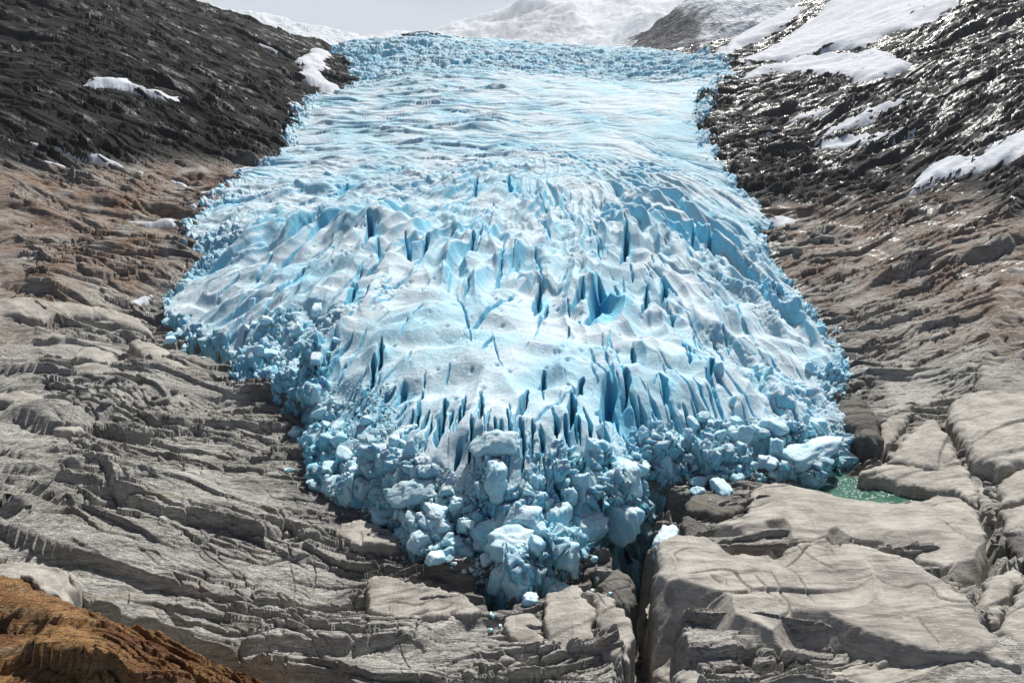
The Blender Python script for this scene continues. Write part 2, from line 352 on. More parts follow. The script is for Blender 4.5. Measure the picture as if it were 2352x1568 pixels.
# ------------------------------------------------------------------ glacier height field
gsub = sdf
GT = np.linspace(math.radians(-27.5), math.radians(30.5), int(1180*Q)); GL = np.linspace(math.log(84), math.log(1040), int(1420*Q))
gX, gY = gxy(GT, GL); gX = gX.astype(F32); gY = gY.astype(F32); gR = np.broadcast_to(np.exp(GL)[None].astype(F32), gX.shape)
G0 = tps_grid(ICE, GT, GL)
def ice_margin(x, y, r):
    ax = np.arctan2(x, y); al = np.log(r)
    n = 0.010*gn(ax*60, al*60, 21)+0.006*gn(ax*170, al*170, 22)+0.004*gn(ax*400, al*400, 23)
    P = [(math.atan2(a, b), 0.5*math.log(a*a+b*b)) for a, b in EDGE_W]
    return ((sdf(ax, al, P)+n)*r).astype(F32)
gD = par(ice_margin, gX, gY, gR)
APX, APY = 22.0, 430.0                       # the lower tongue fans out from here
def ice_shape(x, y, r, d):
    px = r/683.0
    dx = x-APX; dy = y-APY; rho = np.hypot(dx, dy)+1; phi = np.arctan2(dx, -dy)
    low = 1-sst(250, 470, r); up = sst(290, 430, r)
    front = 1-sst(128, 175, r)
    h = np.zeros(x.shape, F32); blue = np.zeros(x.shape, F32)
    # broad swells
    h += 2.2*gn(x/38, y/46, 201)*(0.4+0.6*low)+ 1.1*gn(x/15, y/19, 202)
    # radial ridges and runnels of the tongue
    wp = phi*9+0.35*gn(x/30, y/30, 203)
    n = gn(wp*1.3, rho/95, 204); rid = 1-np.abs(n)
    calm = 1-0.75*np.exp(-(((x+6)/24)**2+((y-165)/42)**2)); amod = calm*np.clip(0.75+0.9*gn(x/50, y/60, 271), 0.15, 1.4)
    h += low*6.2*(rid**3-0.35)*sst(15, 90, rho)*amod
    n = gn(wp*3.7+3, rho/48, 205); rid = 1-np.abs(n)
    h += low*2.4*(rid**2.5-0.4)*sst(15, 90, rho)*amod
    # asymmetric waves whose steep side faces down and left
    tp = phi*190+5*gn(x/28, y/28, 281)
    for lam, L, c, sd in ((17, 80, 0.42, 282), (7.5, 40, 0.36, 285)):
        h += low*c*ledge(rho*0.9, tp, lam, L, sd, 0.22)*sst(40, 120, rho)*calm*(0.35+0.65*amod)
    # crescent hollows
    n = gn(x/11+0.5*gn(x/20, y/20, 206), y/9, 207)
    h += low*3.4*np.minimum(0.12, n)*(0.3+0.7*calm)
    # transverse, wavy crevasse steps of the upper ice: steep side faces down the valley
    tt = y-0.0011*(x-10)**2+6*gn(x/50, y/50, 208); lft = SIG(-(x-25)/22)
    for lam, L, c, sd in ((19, 80, 0.17, 210), (9.5, 42, 0.27, 213), (4.6, 26, 0.32, 216)):
        wgt = np.clip(lam/(2.6*px)-0.5, 0, 1)
        l = ledge(x, tt, lam, L, sd, 0.14)
        h += c*wgt*l*(up*(0.22+0.78*lft)+0.30*low*sst(190, 300, r)*(0.4+0.6*lft))
    # seracs of the upper ice fall
    sw = np.clip(sst(600, 680, r)+0.8*sst(9, 0, 0+np.abs(d-9))*up, 0, 1)
    f1, f2, c, ox, oy = vor(x/15+0.3*gn(x/20, y/20, 221), tt/10, 222)
    g1, g2, c2, px_, py_ = vor(x/6.5, tt/5+0.3*gn(x/6, y/6, 223), 224)
    ser = (c-0.45)*(7+6*gn(x/60, y/60, 229))+(0.35-f1)*3+oy*5-4*np.exp(-((f2-f1)/0.1)**2) + (c2-0.5)*3.5+py_*2.5-1.6*np.exp(-((g2-g1)/0.12)**2)
    h += sst(600, 720, r)*ser*0.62*(1-0.6*sst(780, 860, r))
    blue = np.maximum(blue, sst(610, 700, r)*0.15)
    # rubble of broken blocks along the margins and the snout
    wob = 5*gn(x/13, y/13, 230)+3*gn(x/5, y/5, 231)
    wid = 3.5+3.5*front+6*sst(300, 600, r)
    rub = 1-sst(wid*0.7, wid*1.35, d+wob)
    rub = np.maximum(rub, low*sst(0.16, 0.40, gn(wp*1.1+20, rho/48, 232))*0.85*sst(150, 190, rho)*(1-sst(30, 55, d))*(1-np.exp(-((phi-0.0)/0.28)**2)))
    rub = rub*(1-0.6*sst(560, 700, r))
    rub = np.maximum(rub, sst(0, 10, 110-r+9*gn(x/9, y/9, 233)-0.0064*(x-4)**2)*0.9)
    # pits melted in the surface
    f1, f2, c, ox, oy = vor(x/3.4, y/3.4, 251)
    pit = (c > 0.68)*np.exp(-((ox*1.0)**2+(oy*0.8)**2)*(3.4**2)/(0.42+0.5*(c-0.68))**2)*np.clip(1.4/(2.0*px)-0.3, 0, 1)*sst(-0.15, 0.25, gn(x/18, y/18, 252))
    h -= pit*0.75*(1-rub)*(0.25+0.75*low)
    h += 0.05*gn(x/0.9, y/0.9, 253)*np.clip(0.9/(2*px)-.3, 0, 1) + 0.16*gn(x/2.6, y/2.6, 254)
    return h.astype(F32), rub.astype(F32), pit.astype(F32), blue.astype(F32)
gH, gRub, gPit, gBlue = par(ice_shape, gX, gY, gR, gD)
gBase = lookup(ZT, gX, gY).astype(F32)
wid = 3.0+0.012*gR
prof = np.clip(gD/wid, 0, 1); prof = np.sqrt(1-(1-prof)**2)
G1 = G0 + gH*sst(-1, 4, gD)

# crevasses, each an open lens cut along the flow: (u1,v1,u2,v2,width m,depth m)
CREV = [(1390,640,1360,740,5.5,9),(1345,650,1320,700,2.6,6),(1240,640,1225,720,3.0,8),(1262,670,1240,740,1.8,6),(1442,545,1432,610,2.6,8),(1410,870,1380,950,4.4,9),(1440,860,1430,940,2.4,7),(1452,790,1462,850,2.0,8),(1318,900,1312,980,2.2,9),
 (1218,885,1190,960,1.8,8),(1255,850,1235,900,1.8,7),(1520,850,1530,930,2.4,8),(1280,950,1278,1000,1.4,6),(1340,870,1325,910,1.6,7),(935,880,905,950,2.6,7),(985,940,960,1010,1.6,8),(1012,940,1000,1010,1.5,9),(1040,930,1030,970,1.3,6),(950,960,930,1020,1.5,8),(1060,1000,1045,1080,1.4,7),
 (1510,1000,1505,1110,1.6,9),(880,790,870,870,2.2,8),(860,830,850,920,1.8,8),(855,540,840,590,3.6,8),(930,560,945,600,2.6,6),(925,380,915,405,3.0,7),(1165,410,1180,460,3.4,8),(1095,410,1090,450,2.6,8),(1140,370,1135,395,1.6,6),(1470,365,1480,390,2.4,7),
 (1020,520,1000,550,2.4,7),(985,560,965,610,2.6,7),(1160,590,1150,620,2.4,6),(1090,565,1080,590,2.0,6),(1600,520,1585,590,3.2,8),(1635,550,1625,610,3.0,8),(1530,640,1520,690,2.4,8),(1490,650,1480,720,2.2,8),(1570,780,1590,860,2.2,8),(1640,830,1625,900,2.4,8),(1545,700,1545,740,1.8,6),
 (1200,330,1300,370,2.5,4),(1290,345,1370,390,2.6,4),(1080,660,1065,690,2.2,3),(1175,470,1250,480,2.6,4),(800,420,780,450,4,7),(740,480,690,520,3.6,7),(700,610,640,680,3.4,7),(820,640,790,700,3.2,7),(620,520,560,560,3.2,6)]
def pix_r(u, v, tanf, th, lr):
    pass
def hit(u, v, Zarr, th=TH, lr=LR):
    """first crossing of a picture ray with a polar height field"""
    x, y, z = ray(u, v); a = math.atan2(x, y); e = z/math.hypot(x, y)
    f = float(np.interp(a, th, np.arange(len(th)))); i = min(int(f), len(th)-2); t = f-i
    col = Zarr[i]*(1-t)+Zarr[i+1]*t; r = np.exp(lr)
    g = col - r*e
    k = np.nonzero(g >= 0)[0]; k = k[k > 3]
    if len(k) == 0: return None
    k = k[0]
    q = g[k]/(g[k]-g[k-1]+1e-9) if g[k-1] < 0 else 0
    rr = r[k]-(r[k]-r[k-1])*q
    return Vector((rr*math.sin(a), rr*math.cos(a), rr*e))
_r = random.Random(44)
for k in range(40):
    u = 850+k*20+_r.uniform(-8, 8); v = 945+_r.uniform(-45, 35)+0.00022*(u-1200)**2*-1
    L = _r.uniform(50, 130); sl_ = (u-1180)*0.10
    CREV.append((u, v, u+sl_+_r.uniform(-10, 10), v+L, _r.uniform(0.8, 1.9), _r.uniform(5, 9)))
G0m = np.where(gD > 0, G0, -300)
lens = []
for u1, v1, u2, v2, wd, dp in CREV:
    a = hit(u1, v1, G0m, GT, GL); b = hit(u2, v2, G0m, GT, GL)
    if a and b: lens.append((a.x, a.y, b.x, b.y, wd*0.5, dp))
rr_ = random.Random(5)
for k in range(1150):
    longc = k >= 900
    u = rr_.uniform(480, 1900); v = 330+(rr_.random()**1.1)*740
    if longc and k >= 1060: v = rr_.uniform(190, 400)
    p = hit(u, v, G0m, GT, GL)
    if not p: continue
    rho = math.hypot(p.x-APX, p.y-APY); dx, dy = (p.x-APX)/rho, (p.y-APY)/rho
    lowz = p.y < 330
    if not lowz:
        ang = rr_.gauss(0.25*(1 if p.x > 20 else -0.4), 0.25); dx, dy = math.cos(ang), -abs(math.sin(ang))
    if ((p.x+6)/26)**2+((p.y-160)/40)**2 < 1 and rr_.random() < 0.8: continue
    a = rr_.gauss(0, 0.18); dx, dy = dx*math.cos(a)-dy*math.sin(a), dx*math.sin(a)+dy*math.cos(a)
    L = (rr_.random()**2*11+2.0)*(0.7+p.y/320); wd = min(L*0.13, rr_.uniform(0.25, 1.1)*(0.6+p.y/330)); dp = wd*rr_.uniform(1.2, 2.4)
    if longc: L = rr_.uniform(12, 34)*(0.6+p.y/300); wd = rr_.uniform(0.5, 1.5)*(0.6+p.y/330); dp = wd*rr_.uniform(1.0, 2.0)
    lens.append((p.x-dx*L/2, p.y-dy*L/2, p.x+dx*L/2, p.y+dy*L/2, wd*0.5, dp))
CUT = np.zeros(gX.shape, F32)
for ax, ay, bx, by, hw, dp in lens:
    L = math.hypot(bx-ax, by-ay); m = hw*6+1
    xs = [ax-m, ax+m, bx-m, bx+m]; ys = [ay-m, ay+m, by-m, by+m]
    tt_ = [math.atan2(x, y) for x in xs for y in ys]; rl = [0.5*math.log(x*x+y*y) for x in xs for y in ys]
    i0, i1 = np.searchsorted(GT, [min(tt_), max(tt_)]); j0, j1 = np.searchsorted(GL, [min(rl), max(rl)])
    if i1-i0 < 1 or j1-j0 < 1: continue
    x = gX[i0:i1, j0:j1]; y = gY[i0:i1, j0:j1]
    ex, ey = (bx-ax)/L, (by-ay)/L
    s = ((x-ax)*ex+(y-ay)*ey)/L; n = -(x-ax)*ey+(y-ay)*ex + 0.5*hw*gn(x/(hw*3+.6), y/(hw*3+.6), 261) + (hw*1.2+0.10*L*math.sin(ax*3.3+ay))*(s-.5)**2
    wloc = hw*np.sqrt(np.clip(1-(2*s-1)**2, 0, 1))*(0.8+0.35*gn(s*3, n*0+ax, 262))+1e-4
    q = np.abs(n)/wloc
    c = 0.8*dp*np.clip(1-q**1.4, 0, 1)*np.clip(wloc/hw*1.2, 0, 1)*(s > 0)*(s < 1)
    soft = hw*np.where(n > 0, 1.0*np.exp(-(n/(hw*3.4))**2), 0.4*np.exp(-(n/(hw*1.6))**2))*np.clip(1-(2*s-1)**2, 0, 1)
    CUT[i0:i1, j0:j1] = np.maximum(CUT[i0:i1, j0:j1], c+soft)
G1 = G1 - CUT*sst(0, 4, gD)
ZG = np.where(gD > -2.5, (gBase-1.5)*(1-prof)+G1*prof, gBase-4).astype(F32)
ZG = np.maximum(ZG, gBase-4)
ZG = np.where(gD > 6, np.maximum(ZG, gBase+0.6), ZG)
def vor3(x, y, z, seed):
    x0 = np.floor(x); y0 = np.floor(y); z0 = np.floor(z); xi = x0.astype(np.int64); yi = y0.astype(np.int64); zi = z0.astype(np.int64)
    xf = x-x0; yf = y-y0; zf = z-z0
    f1 = np.full(x.shape, 9, F32); f2 = f1.copy(); cid = np.zeros(x.shape, F32); ov = [np.zeros(x.shape, F32) for _ in range(3)]
    for dx in (-1, 0, 1):
        for dy in (-1, 0, 1):
            for dz in (-1, 0, 1):
                h = h2(xi+dx+(zi+dz)*7919, yi+dy+(zi+dz)*104729, seed)
                px = dx+0.5+(r01(h)-.5)*.9-xf; py = dy+0.5+(r01(h >> np.uint32(16))-.5)*.9-yf
                hh = h*np.uint32(2654435761); pz = dz+0.5+(r01(hh >> np.uint32(7))-.5)*.9-zf
                d = px*px+py*py+pz*pz; m = d < f1
                f2 = np.where(m, f1, np.minimum(f2, d)); f1 = np.where(m, d, f1); cid = np.where(m, r01(hh >> np.uint32(13)), cid)
                for o_, p_ in zip(ov, (px, py, pz)): o_[...] = np.where(m, p_, o_)
    return np.sqrt(f1), np.sqrt(f2), cid, ov[0], ov[1], ov[2]
def grads(a): return np.gradient(a, axis=0), np.gradient(a, axis=1)
def normals(x, y, z):
    xt, xr = grads(x); yt, yr = grads(y); zt, zr = grads(z)
    n = np.stack([yt*zr-zt*yr, zt*xr-xt*zr, xt*yr-yt*xr], -1); n /= np.linalg.norm(n, axis=-1, keepdims=True)+1e-9
    return np.where(n[..., 2:3] < 0, -n, n).astype(F32)
def blur(a, k):
    for ax in (0, 1):
        c = np.cumsum(np.pad(a.astype(np.float64), [(k+1, k) if i == ax else (0, 0) for i in (0, 1)], mode='edge'), ax)
        n_ = a.shape[ax]; a = (np.take(c, np.arange(2*k+1, 2*k+1+n_), ax)-np.take(c, np.arange(0, n_), ax))/(2*k+1)
    return a.astype(F32)
gN = normals(gX, gY, blur(ZG, 6))
MR = (gRub > 0.03) & (gD > -2.5)
def rubble(x, y, z, r, rub):
    px = r/683.0; out = np.zeros(x.shape, F32); gap = np.zeros(x.shape, F32)
    for cs, amp, sd in ((9.0, 2.6, 239), (4.6, 1.6, 241), (2.2, 0.85, 243), (1.05, 0.42, 245)):
        sc_ = 1+1.2*sst(250, 600, r)+0.25*gn(x/25, y/25, sd+40)*0; ss = cs*sc_
        wgt = np.clip(cs*sc_/(2.6*px)-0.5, 0, 1)*(sst(0.55, 0.95, rub)*(1-sst(150, 220, r)) if cs > 8 else 1)
        wx = 0.22*gn((x+z)/cs, (y-z)/cs, sd+50); wy = 0.22*gn((x+z)/cs+4, (y+z)/cs, sd+51)
        f1, f2, c, ox, oy, oz = vor3(x/ss+wx, y/ss+wy, z/ss+wx-wy, sd)
        e = np.clip((f2-f1)/0.16, 0, 1); e = 1-(1-e)**2
        cell = (c-0.5)*1.3 + e*0.75 + (ox*(c-.3)+oy*(c-.6)-0.8*oz*c)*0.9 - 0.45
        out += rub*wgt*amp*cell*(1+0.8*sst(250, 600, r)); gap = np.maximum(gap, (1-e)*wgt)
    return out, gap
_o, _g = par(rubble, gX[MR], gY[MR], ZG[MR], gR[MR], gRub[MR])
DISP = np.zeros(gX.shape, F32); DISP[MR] = _o
GAP = np.zeros(gX.shape, F32); GAP[MR] = _g*gRub[MR]
DISP *= sst(-2.5, 1.0, gD)
gPX = gX+gN[..., 0]*DISP; gPY = gY+gN[..., 1]*DISP; gPZ = ZG+gN[..., 2]*DISP

# ------------------------------------------------------------------ mesh + node helpers
def grid_mesh(name, x, y, z, keep=None, attrs=None):
    nt_, nr_ = x.shape
    idx = np.arange(nt_*nr_, dtype=np.int32).reshape(nt_, nr_)
    q = np.stack([idx[:-1, :-1], idx[1:, :-1], idx[1:, 1:], idx[:-1, 1:]], -1).reshape(-1, 4)
    # orientation: make faces point up
    v = np.stack([x.ravel(), y.ravel(), z.ravel()], -1).astype(F32)
    if keep is not None:
        kq = (keep[:-1, :-1] | keep[1:, :-1] | keep[1:, 1:] | keep[:-1, 1:]).ravel()
        q = q[kq]
        used = np.zeros(len(v), bool); used[q.ravel()] = True
        mp = np.cumsum(used)-1; q = mp[q].astype(np.int32); v = v[used]
    else: used = None
    a = v[q[:min(len(q), 1)]][0]
    n0 = np.cross(a[1]-a[0], a[2]-a[0])[2]
    if n0 < 0: q = q[:, ::-1]
    return raw_mesh(name, v, q, {k: (g.ravel()[used] if used is not None else g.ravel()) if g.ndim == 2 else (g.reshape(-1, 4)[used] if used is not None else g.reshape(-1, 4)) for k, g in (attrs or {}).items()})
def raw_mesh(name, v, q, attrs=None):
    me = bpy.data.meshes.new(name); k = q.shape[1]
    me.vertices.add(len(v)); me.vertices.foreach_set('co', np.ascontiguousarray(v, F32).ravel())
    me.loops.add(q.size); me.loops.foreach_set('vertex_index', np.ascontiguousarray(q, np.int32).ravel())
    me.polygons.add(len(q)); me.polygons.foreach_set('loop_start', np.arange(0, q.size, k, dtype=np.int32))
    me.polygons.foreach_set('use_smooth', np.ones(len(q), bool))
    for nm, g in (attrs or {}).items():
        if g.ndim == 1:
            at = me.attributes.new(nm, 'FLOAT', 'POINT'); at.data.foreach_set('value', np.ascontiguousarray(g, F32))
        else:
            at = me.attributes.new(nm, 'FLOAT_COLOR', 'POINT'); at.data.foreach_set('color', np.ascontiguousarray(g, F32).ravel())
    me.update(calc_edges=True)
    return me
def link(name, me, mat=None, parent=None, **props):
    o = bpy.data.objects.new(name, me); COL.objects.link(o)
    if mat is not None and me is not None:
        me.materials.clear(); me.materials.append(mat)
    if parent is not None: o.parent = parent
    for k, v in props.items(): o[k] = v
    return o

class NB:
    """small node-building helper"""
    def __init__(s, name):
        s.m = bpy.data.materials.new(name); s.m.use_nodes = True; s.t = s.m.node_tree; s.t.nodes.clear()
        s.out = s.t.nodes.new('ShaderNodeOutputMaterial'); s.b = s.t.nodes.new('ShaderNodeBsdfPrincipled'); s.t.links.new(s.b.outputs[0], s.out.inputs[0])
        s.co = s.t.nodes.new('ShaderNodeNewGeometry').outputs['Position']
    def set(s, inp, val):
        if isinstance(val, bpy.types.NodeSocket): s.t.links.new(val, inp)
        elif isinstance(val, (tuple, list)) and len(val) == 3 and inp.type == 'RGBA': inp.default_value = (*val, 1)
        else: inp.default_value = val
    def n(s, typ, ins, out=0, **at):
        nd = s.t.nodes.new(typ)
        for k, v in at.items(): setattr(nd, k, v)
        for k, v in ins.items(): s.set(nd.inputs[k], v)
        return nd.outputs[out]
    def attr(s, nm, out='Fac'):
        nd = s.t.nodes.new('ShaderNodeAttribute'); nd.attribute_name = nm; return nd.outputs[out]
    def noise(s, vec, scale, det=4, rough=0.55, dist=0.0): return s.n('ShaderNodeTexNoise', {'Vector': vec, 'Scale': scale, 'Detail': det, 'Roughness': rough, 'Distortion': dist})
    def mapv(s, vec, scale=(1, 1, 1), rot=(0, 0, 0)): return s.n('ShaderNodeMapping', {'Vector': vec, 'Scale': scale, 'Rotation': rot})
    def math(s, op, a, b=0.0, c=0.0, clamp=False): return s.n('ShaderNodeMath', {0: a, 1: b, 2: c}, operation=op, use_clamp=clamp)
    def ramp(s, f, a, b, lo=0.0, hi=1.0): return s.n('ShaderNodeMapRange', {'Value': f, 'From Min': a, 'From Max': b, 'To Min': lo, 'To Max': hi}, interpolation_type='SMOOTHSTEP')
    def mix(s, f, a, b, bt='MIX'):
        nd = s.t.nodes.new('ShaderNodeMix'); nd.data_type = 'RGBA'; nd.blend_type = bt
        s.set(nd.inputs[0], f); s.set(nd.inputs[6], a); s.set(nd.inputs[7], b); return nd.outputs[2]
    def bump(s, h, dist, strength=1.0, normal=None):
        ins = {'Height': h, 'Distance': dist, 'Strength': strength}
        if normal is not None: ins['Normal'] = normal
        return s.n('ShaderNodeBump', ins)

def rock_material(name, light=(0.56, 0.545, 0.505), dark=(0.265, 0.255, 0.235), attrs=True, band=1.0, rot=0.0, scale=1.0, smooth=False):
    b = NB(name); p = b.co
    rp = b.mapv(p, (1, 1, 1), (0, 0, rot))
    st = b.mapv(rp, (0.12, 1.0, 1.6))
    n1 = b.noise(p, 0.09*scale, 6, 0.6); n2 = b.noise(st, 0.9*scale, 6, 0.62, 0.6); n3 = b.noise(st, 4.2*scale, 4, 0.6); n4 = b.noise(p, 1.6*scale, 6, 0.65)
    f = b.math('ADD', b.math('MULTIPLY', n1, 0.5), b.math('MULTIPLY', n2, 0.5))
    c = b.mix(b.ramp(f, 0.36, 0.64), dark, light)
    c = b.mix(b.ramp(n3, 0.56, 0.72, 0, 0.35*band), c, tuple(min(1, v*1.35) for v in light))
    c = b.mix(b.ramp(n4, 0.60, 0.72, 0, 0.5), c, tuple(v*0.5 for v in dark))
    c = b.mix(b.ramp(b.noise(p, 0.05*scale, 5, 0.6), 0.58, 0.70, 0, 0.3), c, (0.33, 0.275, 0.215))
    shadow_tick = b.noise(b.mapv(rp, (0.28, 1.5, 1.6)), 2.6*scale, 5, 0.7, 0.4); shadow_tk = b.ramp(shadow_tick, 0.42, 0.35)  # short dark ticks: tiny shadows along the strata, painted into the rock colour
    c = b.mix(b.math('MULTIPLY', shadow_tk, 0.5), c, tuple(v*0.28 for v in dark))
    c = b.mix(b.ramp(b.noise(st, 0.35*scale, 5, 0.65, 0.5), 0.60, 0.68, 0, 0.4), c, (0.33, 0.24, 0.15))
    rough = 0.8; spec = 0.14
    if attrs:
        sp = b.n('ShaderNodeSeparateColor', {'Color': b.attr('rk', 'Color')}, 0); sep = sp.node
        wet, rust, drk, brn = sep.outputs[0], sep.outputs[1], sep.outputs[2], b.attr('rk', 'Alpha')
        brc = b.mix(b.ramp(n2, 0.38, 0.62), (0.13, 0.075, 0.052), (0.37, 0.245, 0.17))
        brc = b.mix(b.ramp(n4, 0.52, 0.66, 0, 0.7), brc, (0.23, 0.10, 0.055))
        c = b.mix(b.math('MULTIPLY', brn, 0.95), c, brc)
        dkc = b.mix(b.ramp(n2, 0.4, 0.68), (0.005, 0.006, 0.008), (0.027, 0.026, 0.026))
        c = b.mix(b.math('MULTIPLY', drk, 0.97), c, dkc)
        ruc = b.mix(b.ramp(n1, 0.40, 0.62), (0.17, 0.085, 0.042), (0.36, 0.21, 0.095))
        ruc = b.mix(b.ramp(n2, 0.54, 0.66, 0, 0.8), ruc, (0.36, 0.27, 0.17)); ruc = b.mix(b.ramp(n4, 0.54, 0.64, 0, 0.6), ruc, (0.10, 0.055, 0.035)); ruc = b.mix(b.math('MULTIPLY', shadow_tk, 0.6), ruc, (0.04, 0.03, 0.025))
        c = b.mix(b.ramp(b.math('ADD', rust, b.math('MULTIPLY', b.math('SUBTRACT', n1, 0.5), 1.6)), 0.35, 0.75), c, ruc)
        wn = b.math('MULTIPLY', wet, b.ramp(n3, 0.36, 0.56))
        c = b.mix(b.math('MULTIPLY', wn, 0.5), c, (0.05, 0.048, 0.046))
        rough = b.ramp(wn, 0.15, 0.8, 0.80, 0.27); spec = b.ramp(wn, 0.15, 0.8, 0.12, 0.5)
    b.set(b.b.inputs['Base Color'], c); b.set(b.b.inputs['Roughness'], rough); b.set(b.b.inputs['Specular IOR Level'], spec)
    hb = b.math('ADD', b.math('MULTIPLY', n2, 0.5), b.math('ADD', b.math('MULTIPLY', b.ramp(n3, 0.40, 0.56), 0.10), b.math('ADD', b.math('MULTIPLY', n4, 0.25), b.math('MULTIPLY', shadow_tk, -0.22))))
    nb = b.bump(hb, 0.5 if smooth else 1.3, b.ramp(wn, 0.1, 0.8, 0.9, 0.35) if attrs else 0.9)
    b.set(b.b.inputs['Normal'], nb)
    return b.m
def ice_material(name, blocky=False):
    b = NB(name); p = b.co
    n1 = b.noise(p, 0.25, 5, 0.6); n2 = b.noise(p, 1.3, 5, 0.65); n3 = b.noise(p, 5.0, 3, 0.6)
    nz = b.n('ShaderNodeSeparateXYZ', {'Vector': b.t.nodes['Geometry'].outputs['Normal'] if 'Geometry' in b.t.nodes else b.co}, 2)
    steep = b.ramp(nz, 0.80, 0.30)
    white = b.mix(b.ramp(b.noise(p, 0.035, 6, 0.62), 0.35, 0.60), (0.39, 0.62, 0.73), (0.59, 0.69, 0.745))
    blue = b.mix(b.ramp(n2, 0.35, 0.65), (0.12, 0.51, 0.74), (0.27, 0.68, 0.85)) if not blocky else b.mix(b.ramp(n2, 0.35, 0.65), (0.20, 0.61, 0.80), (0.38, 0.75, 0.88))
    if blocky: white = b.mix(b.ramp(n1, 0.35, 0.6), (0.52, 0.76, 0.86), (0.72, 0.85, 0.90))
    if blocky: f = b.math('ADD', b.math('MULTIPLY', steep, 0.58), 0.03, clamp=True)
    else:
        f = b.math('MAXIMUM', b.math('MULTIPLY', steep, 0.8), b.attr('ice', 'Fac') if False else b.n('ShaderNodeSeparateColor', {'Color': b.attr('ice', 'Color')}, 0))
    c = b.mix(f, white, blue)
    if not blocky:
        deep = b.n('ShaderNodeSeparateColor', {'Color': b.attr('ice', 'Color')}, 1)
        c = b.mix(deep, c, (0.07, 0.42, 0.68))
    if True:
        b.set(b.b.inputs['Subsurface Weight'], 0.35); b.set(b.b.inputs['Subsurface Radius'], (0.15, 0.7, 1.3)); b.set(b.b.inputs['Subsurface Scale'], 0.9)
    grit = b.ramp(b.math('MULTIPLY', b.ramp(b.noise(p, 0.12, 3, 0.5), 0.45, 0.62), b.ramp(n2, 0.5, 0.66)), 0.1, 0.9, 0, 0.22 if blocky else 0.42)
    c = b.mix(grit, c, (0.22, 0.30, 0.33))
    b.set(b.b.inputs['Base Color'], c); b.set(b.b.inputs['Roughness'], 0.75); b.set(b.b.inputs['Specular IOR Level'], 0.12)
    nb = b.bump(b.math('ADD', b.math('MULTIPLY', n2, 0.6), b.math('MULTIPLY', n3, 0.28)), 0.6 if blocky else 0.5, 0.9)
    b.set(b.b.inputs['Normal'], nb)
    return b.m

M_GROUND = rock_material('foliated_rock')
M_ICE = ice_material('glacier_ice')

# ------------------------------------------------------------------ ground and glacier objects
RK = np.stack([WET, RUST.astype(F32), DARK, BROWN], -1).astype(F32)
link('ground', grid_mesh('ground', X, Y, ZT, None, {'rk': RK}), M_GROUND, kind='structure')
gb = np.clip(np.maximum(gBlue, gRub*np.clip(0.14-0.35*DISP+0.5*GAP, 0, 0.95)), 0, 1)
gb = np.maximum(gb, sst(0.3, 1.6, CUT)*0.85)
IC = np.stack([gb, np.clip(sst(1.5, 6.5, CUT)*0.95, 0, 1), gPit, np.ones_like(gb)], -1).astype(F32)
gl = link('glacier', grid_mesh('glacier', gPX, gPY, gPZ, gD > -2.0, {'ice': IC}), M_ICE, label='blue-white crevassed glacier tongue flowing down between dark rock slopes to a broken snout', category='glacier')

# ------------------------------------------------------------------ far mountains
def rock_snow_material(name, rock=(0.07, 0.072, 0.08), snow=(0.72, 0.76, 0.80), lo=0.45, hi=0.58, scale=0.01):
    b = NB(name); p = b.co
    n = b.noise(b.mapv(p, (1, 1, 1.6)), scale, 8, 0.66, 0.4); n2 = b.noise(p, scale*7, 5, 0.65)
    f = b.math('ADD', b.math('MULTIPLY', n, 0.75), b.math('MULTIPLY', n2, 0.25))
    f = b.math('ADD', f, b.math('MULTIPLY', b.attr('rocky'), 0.34))
    c = b.mix(b.ramp(f, lo+0.17, hi+0.17), snow, b.mix(b.ramp(n2, .4, .65), rock, tuple(v*1.9 for v in rock)))
    b.set(b.b.inputs['Base Color'], c); b.set(b.b.inputs['Roughness'], 0.8); b.set(b.b.inputs['Specular IOR Level'], 0.1)
    b.set(b.b.inputs['Normal'], b.bump(b.math('ADD', n, b.math('MULTIPLY', n2, 0.4)), 30, 0.8))
    return b.m
def mountain(name, sky_pts, r_b, z_b, r_c, mat, amp, seed, rocky, nth=420, nr=160, ex=1.15):
    sky_pts = sorted(sky_pts)
    u = np.linspace(sky_pts[0][0], sky_pts[-1][0], nth)
    v = np.interp(u, [p[0] for p in sky_pts], [p[1] for p in sky_pts])
    x, y, z = ray(u, v); th = np.arctan2(x, y); el = z/np.hypot(x, y)
    t = np.linspace(0, 1.35, nr); r = r_b+(r_c-r_b)*t
    zc = el*r_c
    A = np.sin(th)[:, None]*r[None]; B = np.cos(th)[:, None]*r[None]
    pr = np.where(t < 1, np.clip(t, 0, 1)**ex, 1-0.9*(t-1))
    Zm = z_b+(zc[:, None]-z_b)*pr[None]
    nx = fbm((A/(amp*5)).astype(F32), (B/(amp*5)).astype(F32), seed, 6, 0.55); rg = 1-np.abs(gn((A/(amp*7)).astype(F32), (B/(amp*11)).astype(F32), seed+9))
    Zm = Zm+amp*(nx*1.3+rg-0.75)*np.clip(t*3, 0, 1)[None]
    U, V = np.meshgrid(u, t, indexing='ij')
    vv = CH/2-FOC*np.tan(np.arctan2(Zm, np.hypot(A, B))-PITCH)
    rk = rocky(U, vv)
    return link(name, grid_mesh(name, A.astype(F32), B.astype(F32), Zm.astype(F32), None, {'rocky': rk.astype(F32)}), mat, kind='structure')
M_MT = rock_snow_material('snowy_mountainside', scale=0.010); M_MT2 = rock_snow_material('snowy_misted_mountain', scale=0.0024, rock=(0.36, 0.37, 0.39))  # far mountain's rock is paled, mist put into its colour
ell = lambda U, V, cu, cv, ru, rv: np.clip(1.4-np.sqrt(((U-cu)/ru)**2+((V-cv)/rv)**2), 0, 1)
